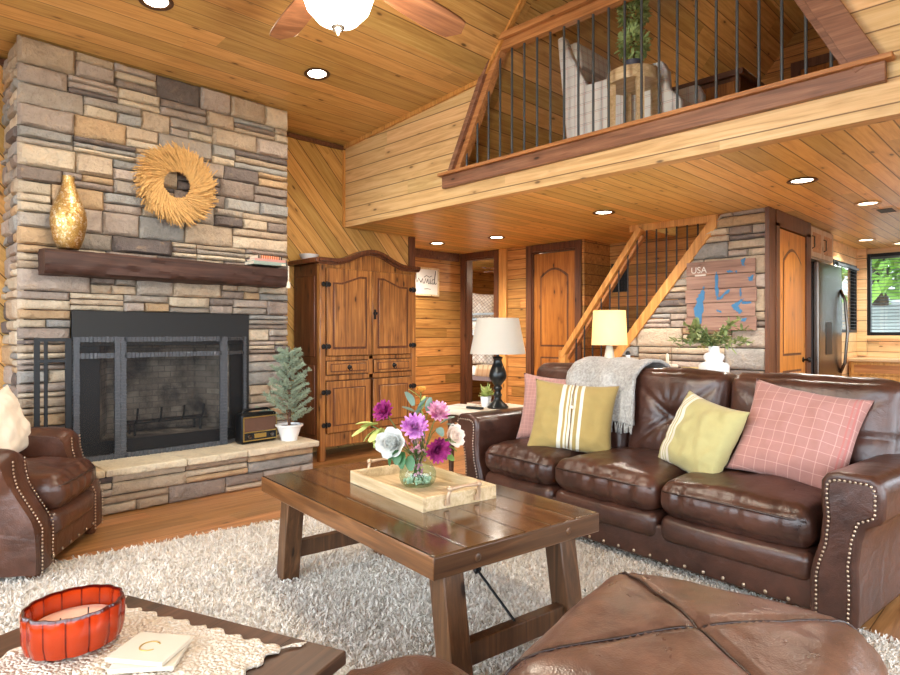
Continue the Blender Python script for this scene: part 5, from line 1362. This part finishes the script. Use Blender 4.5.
# ------------------------------------------------------------------ in the loft
LZ = 2.562
def plaid(t, col, x, y, z):
    for c in (x, y, z): col = lines(t, col, c, .085, .004, (150, 140, 140), .6)
    for c in (x, y, z): col = lines(t, col, c, .085, .003, (196, 120, 110), .6, .012)
    return col
M['plaid'] = cloth('ivory_window_pane_check', (226, 226, 222), pattern=plaid, var=.03)
wc = thing('wing_chair', 'ivory checked wing chair standing side-on behind the loft railing', 'armchair', (4.76, 2.56, LZ))
MB().rbox((0, -.06, .26), (.56, .80, .42), .05, (4, 4, 3)).build('seat', M['plaid'], wc, smooth=60)
bk_ = MB().rbox((0, 0, 0), (.56, .15, .80), .05, (4, 2, 5)).xf(Matrix.Translation((0, .44, .74)) @ Matrix.Rotation(radians(-6), 4, 'X')).build('backrest', M['plaid'], wc, smooth=60)
for s in (-1, 1):
    MB().prism([(s * .31 - .045, -.54, .04), (s * .31 - .045, .44, .04), (s * .31 - .045, .56, 1.17), (s * .31 - .045, .50, 1.18), (s * .31 - .045, .42, .98), (s * .31 - .045, .27, .70), (s * .31 - .045, -.38, .70), (s * .31 - .045, -.42, .62), (s * .31 - .045, -.43, .48), (s * .31 - .045, -.53, .38)], (.09, 0, 0)).build('wing_arm', M['plaid'], wc, bevel=.018)
for x in (-.24, .24):
    for y in (-.4, .4): MB().obox((x, y, .025), (.05, .05, .05)).build('leg', M['trim'], wc)
tb = thing('accent_table', 'round pale wood side table under the topiary in the loft', 'table', (4.245, 2.32, LZ))
MB().lathe([(0, .50), (.185, .50), (.19, .51), (.19, .585), (.185, .59), (0, .59)], 36).build('tabletop', M['traywood'], tb, smooth=50)
for a in (.785, 2.356, 3.927, 5.498): MB().bar((.165 * cos(a), .165 * sin(a), 0), (.160 * cos(a), .160 * sin(a), .545), .05, .05).build('leg', M['traywood'], tb)
tp = thing('topiary', 'double-ball green topiary in a dark pot on the loft table', 'potted plant', (4.245, 2.32, LZ + .591))
MB().lathe([(0, 0), (.06, 0), (.072, .085), (.066, .085), (0, .07)], 20).build('pot', simple('slate_blue_pot', (60, 62, 78), .5), tp, smooth=50)
MB().tube([(0, 0, .05), (0, 0, .72)], .01, 8).build('trunk', M['trim'], tp)
lf = MB(); rng = random.Random(6)
for c, r in ((.21, .125), (.45, .12), (.66, .09)):
    for i in range(600):
        v = Vector((rng.gauss(0, 1), rng.gauss(0, 1), rng.gauss(0, 1))).normalized(); leafmesh(lf, v * r * rng.uniform(.5, .85) + Vector((0, 0, c)), v + Vector((rng.uniform(-.5, .5), rng.uniform(-.5, .5), rng.uniform(-.3, .6))), rng.uniform(.028, .046), .020, rng)
lf.build('leaves', simple('fresh_green_leaves', (164, 184, 122), .6, var=.4, scale=30), tp, smooth=180)
dk = thing('dresser', 'low dark wooden dresser behind the loft railing', 'dresser', (5.72, 2.36, LZ))
MB().box(-.30, .30, -.38, .38, .06, .83).build('body', M['armdark'], dk, bevel=.006)
MB().box(-.33, .33, -.41, .41, .83, .88).build('top', M['trimy'], dk, bevel=.006)
for y0 in (-.34, .01): MB().box(-.312, -.298, y0, y0 + .33, .12, .79).build('door', M['door'], dk, bevel=.006)
for x in (-.26, .26):
    for y in (-.34, .34): MB().box(x - .03, x + .03, y - .03, y + .03, 0, .06).build('foot', M['trim'], dk)

# ------------------------------------------------------------------ painted plank sign on the stone wall
ps = thing('plank_sign', 'square weathered plank sign with a blue painted map on the stone wall', 'sign', (6.02, 2.385, 1.585))
# local y grows away from the camera's right; picture runs from +y (left) to -y (right)
for i in range(5):
    z0 = -.335 + i * .134; w0 = .325 + random.Random(i).uniform(-.008, .008)
    MB().box(-.022, 0, -w0, w0, z0 + .003, z0 + .131).build('plank', M['signwood'], ps, bevel=.003)
M['bluep'] = simple('blue_paint', (52, 112, 156), .7, var=.2, scale=40)
def blob(pts, seed, jag=.012, step=6):
    """jagged painted shape; pts = (right, up) in sign units"""
    rng = random.Random(seed); out = []
    for i in range(len(pts)):
        a, b = Vector(pts[i]), Vector(pts[(i + 1) % len(pts)]); n = Vector((b.y - a.y, a.x - b.x)).normalized()
        for k in range(step): out.append(a.lerp(b, k / step) + n * (rng.uniform(-1, 1) * jag if k else 0))
    return [(-.0245, -p.x, p.y) for p in out]
m = MB()
shapes = [([(-.17, .06), (-.145, .10), (-.14, -.02), (-.17, -.26), (-.245, -.27), (-.24, -.14), (-.225, -.03)], .016), ([(-.03, .23), (-.01, .18), (-.012, .0), (.01, -.04), (-.02, -.04), (-.035, .02), (-.04, .15)], .007), ([(0, -.04), (.09, .03), (.1, .05), (.09, .055), (-.005, -.02)], .006),
          ([(.11, -.10), (.19, -.05), (.23, -.04), (.17, -.11), (.215, -.15), (.19, -.175), (.13, -.14)], .010), ([(.21, -.065), (.29, -.07), (.29, -.085), (.2, -.085)], .004), ([(.2, .07), (.205, .01), (.192, -.03), (.185, .04)], .005), ([(.26, .16), (.31, .17), (.30, .12), (.27, .12)], .010), ([(.20, .32), (.24, .34), (.22, .28), (.235, .26), (.205, .27)], .006),
          ([(-.03, -.13), (.02, -.15), (.02, -.165), (-.02, -.15)], .004), ([(.06, .225), (.10, .235), (.13, .215), (.09, .21)], .004), ([(.14, .22), (.165, .23), (.16, .2)], .004), ([(.19, -.22), (.25, -.215), (.24, -.245), (.2, -.25)], .006)]
for i, (p, j) in enumerate(shapes): m.prism(blob(p, i, j), (.003, 0, 0))
m.build('painted_map', M['bluep'], ps)
cu = bpy.data.curves.new('lettering', 'FONT'); cu.body = 'USA'; cu.size = .085; cu.extrude = .001; tmp = bpy.data.objects.new('tmp_text', cu); COL.objects.link(tmp)
bpy.context.view_layer.update(); me = bpy.data.meshes.new_from_object(tmp.evaluated_get(bpy.context.evaluated_depsgraph_get())); bpy.data.objects.remove(tmp)
o = bpy.data.objects.new('lettering', me); COL.objects.link(o); o.parent = ps; me.materials.append(M['whitematt']); o.rotation_euler = (pi / 2, 0, -pi / 2); o.location = (-.0245, .275, .225)
MB().box(-.0245, -.022, .13, .235, .195, .210).build('underline', M['whitematt'], ps)

# ------------------------------------------------------------------ kitchen end
fr = thing('refrigerator', 'tall stainless refrigerator with a bowed handle beyond the orange pantry door', 'refrigerator', (7.75, 2.0, 0))
MB().box(-.46, .46, -.06, .09, .02, 1.98).build('cabinet', M['steeldark'], fr, bevel=.004)
for (x0, x1, z0, z1) in ((-.46, .46, .72, 1.98), (-.46, .46, .06, .71)):
    MB().rbox(((x0 + x1) / 2, -.09, (z0 + z1) / 2), (x1 - x0, .06, z1 - z0), .012, (4, 2, 6)).build('door', M['steel'], fr, smooth=60)
MB().tube([(.39, -.12, .78), (.39, -.165, .90), (.39, -.19, 1.25), (.39, -.165, 1.6), (.39, -.12, 1.72)], .016, 10).build('handle', M['steel'], fr, smooth=180)
MB().tube([(-.36, -.12, .60), (-.33, -.16, .60), (.33, -.16, .60), (.36, -.12, .60)], .014, 10).build('handle', M['steel'], fr, smooth=180)
MB().box(-.2, .03, -.125, -.118, 1.0, 1.35).build('dispenser', M['black'], fr, bevel=.004)
uc = thing('wall_cabinet', 'pale wooden wall cabinet above the refrigerator', 'cabinet', (7.72, 2.0, 2.02))
MB().box(-.44, .42, -.03, .1, 0, .345).build('body', M['palecab'], uc)
for x0 in (-.43, -.005):
    d = MB().box(x0, x0 + .415, -.05, -.03, .015, .33).build('door', M['palecab'], uc, bevel=.004); MB().box(x0 + .06, x0 + .355, -.054, -.046, .07, .275).build('panel', M['railwood'], d, bevel=.004)
    MB().tube([(x0 + .03, -.05, .10), (x0 + .03, -.075, .11), (x0 + .03, -.075, .22), (x0 + .03, -.05, .23)], .006, 6).build('handle', M['black'], d)
def basecab(y0, y1, label):
    b = thing('base_cabinet', label, 'cabinet', (9.7, (y0 + y1) / 2, 0), 0, 'honey wood base cabinets'); w = (y1 - y0) / 2 - .002
    MB().box(-.28, .29, -w, w, .1, .865).build('body', M['kitcab'], b); MB().box(-.22, .29, -w, w, 0, .1).build('plinth', M['trim'], b)
    d = MB().box(-.30, -.28, -w + .02, w - .02, .70, .85).build('drawer', M['kitcab'], b, bevel=.004); MB().box(-.305, -.299, -w + .06, w - .06, .725, .825).build('panel', M['railwood'], d)
    d = MB().box(-.30, -.28, -w + .02, w - .02, .13, .68).build('door', M['kitcab'], b, bevel=.004); MB().box(-.306, -.299, -w + .08, w - .08, .2, .61).build('panel', M['railwood'], d, bevel=.003)
    MB().tube([(-.30, -.04, .655), (-.325, -.035, .655), (-.325, .035, .655), (-.30, .04, .655)], .006, 6).build('handle', M['black'], d)
basecab(1.47, 2.08, 'honey wood kitchen base cabinet in the corner under the window'); basecab(.86, 1.47, 'honey wood kitchen base cabinet under the window, second from the corner'); basecab(.25, .86, 'honey wood kitchen base cabinet under the window, third from the corner')
tag(MB().box(9.37, 9.995, .2, 2.085, .866, .905).build('worktop', simple('beige_laminate', (206, 176, 136), .35, var=.15, scale=60), bevel=.008), 'beige worktop on the kitchen base cabinets under the window', 'worktop')
M['slat'] = simple('grey_blind_slat', (70, 78, 84), .5)
def blind(label, loc, rz, w, h, n=22):
    b = thing('window_blind', label, 'blind', loc, rz, 'open slat window blinds'); s = MB()
    for i in range(n): s.obox((0, 0, -.05 - (h - .07) * i / (n - 1)), (w, .018, .0025), (radians(16), 0, 0))
    s.build('slats', M['slat'], b); MB().box(-w / 2, w / 2, -.015, .015, -.03, 0).build('headrail', M['slat'], b)
    c = MB()
    for x in (-w * .35, w * .35): c.tube([(x, 0, -.02), (x, 0, -h)], .0015, 4)
    c.build('cords', M['slat'], b)
blind('open slat blind in the larger kitchen window above the worktop', (9.945, 1.445, 2.25), pi / 2, .99, .99); blind('open slat blind in the narrow kitchen window behind the refrigerator', (9.325, 2.07, 2.10), 0, 1.04, .82, 18)

# ------------------------------------------------------------------ bunk room seen through the doorway
bk = thing('bunk_bed', 'grey-railed bunk bed seen through the open doorway', 'bed', (7.66, 5.95, 0))
MB().box(-.5, .5, -.95, .95, .50, .57).build('lower_base', M['armdark'], bk); MB().rbox((0, 0, .645), (.96, 1.86, .15), .05, (4, 6, 2)).build('lower_mattress', M['cream'], bk, smooth=60)
MB().box(-.5, .5, -.95, .95, 1.20, 1.28).build('upper_base', M['whitematt'], bk, bevel=.006); MB().rbox((0, 0, 1.35), (.94, 1.84, .14), .05, (4, 6, 2)).build('upper_mattress', M['cream'], bk, smooth=60)
M['greyrail'] = simple('grey_white_rail', (150, 154, 150), .5)
for z in (1.43, 1.51): MB().box(-.5, -.46, -.45, .95, z, z + .035).build('guard_rail', M['greyrail'], bk, bevel=.004)
for x in (-.48, .48):
    for y in (-.93, .93): MB().box(x - .035, x + .035, y - .035, y + .035, 0, 1.60).build('post', M['greyrail'], bk, bevel=.004)
def dots(t, col, x, y, z): return lines(t, lines(t, col, t.math('ADD', x, y), .06, .012, (150, 120, 110), .6), t.math('SUBTRACT', x, y), .06, .012, (150, 120, 110), .6)
M['lattice'] = cloth('cream_lattice_print', (238, 226, 208), pattern=dots)
M['tanplaid'] = cloth('tan_plaid', (206, 172, 128), pattern=lambda t, c, x, y, z: lines(t, lines(t, c, x, .1, .03, (160, 112, 72), .7), y, .1, .03, (160, 112, 72), .7))
cushion('pillow', M['lattice'], .50, .46, .16, (7.40, 6.72, 1.66), (-.8, -.5, .3), -.1, 'cream lattice-print pillow on the upper bunk', 7)
cushion('pillow', M['whitematt'], .46, .40, .14, (7.78, 6.72, 1.60), (-.8, -.55, .35), -.2, 'plain white pillow on the upper bunk, behind the printed one', 8)
cushion('pillow', M['lattice'], .50, .36, .15, (7.40, 6.72, .90), (-.75, -.55, .45), 0, 'cream printed pillow on the lower bunk', 9)
tag(MB().grid(lambda a, b: (7.15 + a * 1.0 - (.005 if a == 0 else 0), 5.10 + b * 1.5, (.73 if a > .03 else .56) + .012 * noise.noise((a * 6, b * 8, 2)) + .006), 30, 30).build('blanket', M['tanplaid'], smooth=180, solid=.012), 'tan plaid blanket spread on the lower bunk', 'blanket')
# ------------------------------------------------------------------ fans
def fan(label, loc, R, rod, bowl, a0, nb=5):
    f = thing('ceiling_fan', label, 'ceiling fan', loc)
    MB().lathe([(0, -.02), (.07, -.02), (.14, .01), (.15, .06), (.11, .11), (.03, .13), (0, .13)], 32).build('motor_housing', M['lampblack'], f, smooth=50)
    MB().tube([(0, 0, .12), (0, 0, rod)], .014, 10).build('downrod', M['lampblack'], f); MB().lathe([(0, rod), (.07, rod), (.06, rod - .06), (.02, rod - .08), (0, rod - .08)], 24).build('canopy', M['lampblack'], f, smooth=50)
    for k in range(nb):
        m = Matrix.Rotation(a0 + 2 * pi * k / nb, 4, 'Z')
        n = 14; up = []; lo = []
        for i in range(n + 1):
            t_ = i / n; x = .17 + (R - .17) * t_; w = (.045 + .035 * sin(pi * min(1, t_ * 1.15) * .62)) * (sqrt(max(0, 1 - ((t_ - .88) / .12) ** 2)) if t_ > .88 else 1); up.append((x, w)); lo.append((x, -w))
        pts = [Vector((x, y, .035 - y * .22)) for x, y in up + lo[::-1]]
        MB().prism([m @ p for p in pts], (0, 0, .012)).build('blade', M['fanwood'], f, bevel=.003)
        MB().bar(m @ Vector((.10, 0, .03)), m @ Vector((.24, 0, .045)), .04, .01).build('blade_arm', M['lampblack'], f)
    if bowl:
        MB().lathe([(.0, -.25), (.03, -.248), (.09, -.22), (.135, -.17), (.155, -.11), (.16, -.07), (.15, -.06), (0, -.06)], 40).build('glass_bowl', M['bowlglow'], f, smooth=60)
        MB().lathe([(.0, -.285), (.006, -.28), (.01, -.27), (.024, -.262), (.03, -.248), (.02, -.235), (0, -.235)], 20).build('finial', M['steel'], f, smooth=50); MB().lathe([(0, -.06), (.1, -.06), (.07, -.015), (0, -.015)], 30).build('light_fitting', M['lampblack'], f, smooth=50)
    return f
M['fanwood'] = wood('fan_blade_walnut', (150, 98, 66), (120, 72, 46), (80, 44, 28), 0, 1, 0, knots=.2, rough=.3, coat=.2)
M['bowlglow'] = emit('lit_frosted_bowl', (255, 246, 226), 9.)
fan('wooden ceiling fan with a lit frosted bowl hanging in the tall living room', (1.575, 2.262, 2.80), .85, RZ - 2.82 - .03, True, radians(5))
fan('dark-bladed ceiling fan in the bunk room', (7.35, 6.05, 2.16), .5, .2, False, radians(20))
# ------------------------------------------------------------------ recessed lights
M['lens'] = emit('lit_lens', (255, 240, 214), 14.); M['lenslow'] = emit('lit_warm_lens', (255, 228, 190), 7.)
M['ring'] = simple('bronze_trim_ring', (88, 62, 46), .4, .5); M['ringw'] = simple('white_trim_ring', (206, 188, 164), .5)
def downlight(label, loc, slope=0, white=False, power=14, spot=True):
    d = thing('recessed_light', label, 'ceiling light', loc, group='recessed ceiling lights', rot=(slope, 0, 0))
    MB().lathe([(.075, 0), (.1, -.004), (.105, -.008), (.1, -.012), (.078, -.01), (.072, -.002)], 32).build('trim_ring', M['ringw'] if white else M['ring'], d, smooth=50)
    MB().lathe([(0, -.003), (.076, -.003), (.076, -.001), (0, -.001)], 28).build('lens', M['lens'] if not white else M['lenslow'], d)
    l = bpy.data.lights.new('downlight', 'SPOT'); l.energy = power * (2.6 if loc[2] < 2.5 else 1.); l.color = (1, .91, .78); l.spot_size = radians(150); l.spot_blend = .8; l.shadow_soft_size = .07
    o = bpy.data.objects.new('downlight', l); COL.objects.link(o); o.location = (loc[0], loc[1], loc[2] - .03); return d
sl_ = atan2(-.0907, 1)
downlight('bright recessed light in the high pine ceiling beside the ceiling fan', (2.826, 4.353, zsh(4.353)), sl_, power=40)
downlight('recessed light in the high pine ceiling above the stone chimney, cut by the top edge', (1.496, 4.153, zsh(4.153)), sl_, power=40)
for lb_, p in (('recessed light in the low ceiling above the staircase foot', (5.19, 3.14)), ('recessed light in the low ceiling straight above the plank sign and pantry', (5.16, 1.44)), ('recessed light in the low ceiling before the bunk room hall, nearest the armoire', (5.47, 5.70)), ('recessed light in the low ceiling between the two hall doors', (5.63, 4.85))):
    downlight(lb_, (p[0], p[1], ZS), power=28)
for lb_, p in (('recessed light in the kitchen ceiling beside the vent', (6.47, 1.285)), ('recessed light in the kitchen ceiling above the corner window', (8.97, 1.80)), ('recessed light in the kitchen ceiling, farthest toward the larger window', (9.6, 1.55))):
    downlight(lb_, (p[0], p[1], ZS), white=True, power=15)
vt = thing('ceiling_vent', 'small dark ceiling vent in the kitchen ceiling', 'vent', (6.95, 1.235, ZS))
MB().box(-.15, .15, -.09, .09, -.006, 0).build('frame', M['ringw'], vt); MB().box(-.11, .11, -.06, .06, -.009, -.005).build('grille', M['blackmatt'], vt)
# ------------------------------------------------------------------ outdoors
M['grass'] = simple('pale_rocky_ground', (104, 110, 106), .95, var=.4, scale=2.2)
def hill(a, b):
    x = -40 + 90 * a; y = -40 + 80 * b; z = -.7 + (min(2.3, (x - 11.5) * .62) + max(0, x - 16.6) * .12 if x > 11.5 else 0) + .5 * noise.noise((x * .13, y * .13, 0)); return (x, y, z if not (XW - 2 < x < 11 and YS - 2 < y < 9) else -.75)
struct('ground', MB().grid(hill, 60, 54), M['grass'], smooth=180)
M['bark'] = simple('grey_bark', (92, 78, 66), .9, var=.3, bump=.5); M['tleaf'] = simple('light_green_leaves', (124, 168, 66), .6, var=.45, scale=1.5); M['tleaf2'] = simple('dark_leaves', (74, 120, 56), .6, var=.45, scale=1.5)  # lighter and darker leaf greens, alternating from tree to tree
def tree(label, x, y, h, r, mat, seed, n=1500):
    rng = random.Random(seed); z0 = -.75 + (min(2.3, (x - 11.5) * .62) + max(0, x - 16.6) * .12 if x > 11.5 else 0); t_ = thing('tree', label, 'tree', (x, y, z0), group='trees outside the kitchen windows')
    MB().tube([(0, 0, -.3), (.05, 0, h * .4), (-.05, .1, h * .8)], [.19, .14, .06], 10).build('trunk', M['bark'], t_, smooth=180)
    lf = MB()
    for i in range(n):
        v = Vector((rng.gauss(0, .5), rng.gauss(0, .5), rng.gauss(0, .5))); p = Vector((v.x * r, v.y * r, h * .68 + v.z * h * .42)); s = rng.uniform(.14, .3); m = Euler((rng.uniform(0, 6), rng.uniform(0, 6), rng.uniform(0, 6))).to_matrix()
        lf.add([p + m @ Vector(q) for q in ((-s, 0, 0), (0, -s * .5, .04), (s, 0, 0), (0, s * .5, .04))], [(0, 1, 2, 3)])
    lf.build('crown', mat, t_)
k = 0
for (x, y, h, r) in ((15.6, 1.9, 3.6, .8), (17.6, -.9, 4.2, .9), (18.4, 3.4, 4.4, .95), (20.6, .8, 4.8, 1.0), (23, 4.6, 5.4, 1.2), (15.4, 5.4, 4.0, .9), (13.6, 8.4, 4.2, .9)):
    tree(('light green' if k % 2 == 0 else 'darker green') + ' tree outside, ' + ('seen through the larger kitchen window', 'just right of view from the larger kitchen window', 'behind the nearer trees at the larger kitchen window', 'farther up the slope from the larger window', 'far up the slope beyond the corner', 'seen through the narrow kitchen window', 'close beyond the narrow kitchen window', '', '')[k], x, y, h, r, M['tleaf'] if k % 2 == 0 else M['tleaf2'], k, 2400); k += 1
# ------------------------------------------------------------------ daylight, camera, view
w = bpy.data.worlds.new('sky'); SC.world = w; w.use_nodes = True; nt = w.node_tree; nt.nodes.clear()
bg = nt.nodes.new('ShaderNodeBackground'); ou = nt.nodes.new('ShaderNodeOutputWorld'); bg.inputs[0].default_value = (.80, .90, 1.0, 1); bg.inputs[1].default_value = 5.5; nt.links.new(bg.outputs[0], ou.inputs[0])
def portal(loc, rot, sx, sy):
    l = bpy.data.lights.new('daylight_window', 'AREA'); l.shape = 'RECTANGLE'; l.size = sx; l.size_y = sy; l.cycles.is_portal = True
    o = bpy.data.objects.new('daylight_window', l); COL.objects.link(o); o.location = loc; o.rotation_euler = rot
portal((XW - .05, 1.7, 2.1), (0, radians(-90), 0), 3.8, 6.8)
for a, b in ((-1.9, 1.2), (1.5, 3.9), (5.2, 7.6)): portal(((a + b) / 2, YS - .05, 1.35), (radians(90), 0, 0), b - a, 1.7)
portal((10.06, .7, 1.75), (0, radians(90), 0), 1.1, 2.5); portal((9.33, 2.18, 1.69), (radians(-90), 0, 0), 1.1, .86)
def point_light(loc, e, r=.04, c=(1, .86, .68)):
    l = bpy.data.lights.new('bulb_or_fill', 'POINT'); l.energy = e; l.shadow_soft_size = r; l.color = c; o = bpy.data.objects.new('bulb_or_fill', l); COL.objects.link(o); o.location = loc
point_light((4.27, 2.535, .8355 + .44), 7)
point_light((1.575, 2.262, 2.46), 60, .1, (1, .88, .7)); point_light((7.3, 5.6, 2.1), 7, .1, (1, .85, .65)); point_light((6.6, 2.75, 3.0), 5); point_light((6.4, 2.0, 4.0), 2.0, .1, (1, .8, .55))  # stairwell light added to brighten its wood; bunk and loft ones have no fitting
cd = bpy.data.cameras.new('camera'); cam_o = bpy.data.objects.new('camera', cd); COL.objects.link(cam_o); SC.camera = cam_o
cd.sensor_width = 36; cd.lens = 25; cd.shift_y = -3.5 / 900; cd.clip_start = .02; cam_o.location = (0, 0, 1.22); cam_o.rotation_euler = (pi / 2, 0, -pi / 4)
SC.view_settings.view_transform = 'Standard'; SC.view_settings.look = 'None'; SC.view_settings.exposure = .85; SC.view_settings.gamma = 1; SC.view_settings.use_curve_mapping = False
SC.cycles.use_denoising = True; SC.cycles.max_bounces = 10; SC.cycles.diffuse_bounces = 6; SC.cycles.glossy_bounces = 4; SC.cycles.transparent_max_bounces = 16; SC.cycles.sample_clamp_indirect = 6; SC.cycles.caustics_reflective = False; SC.cycles.caustics_refractive = False
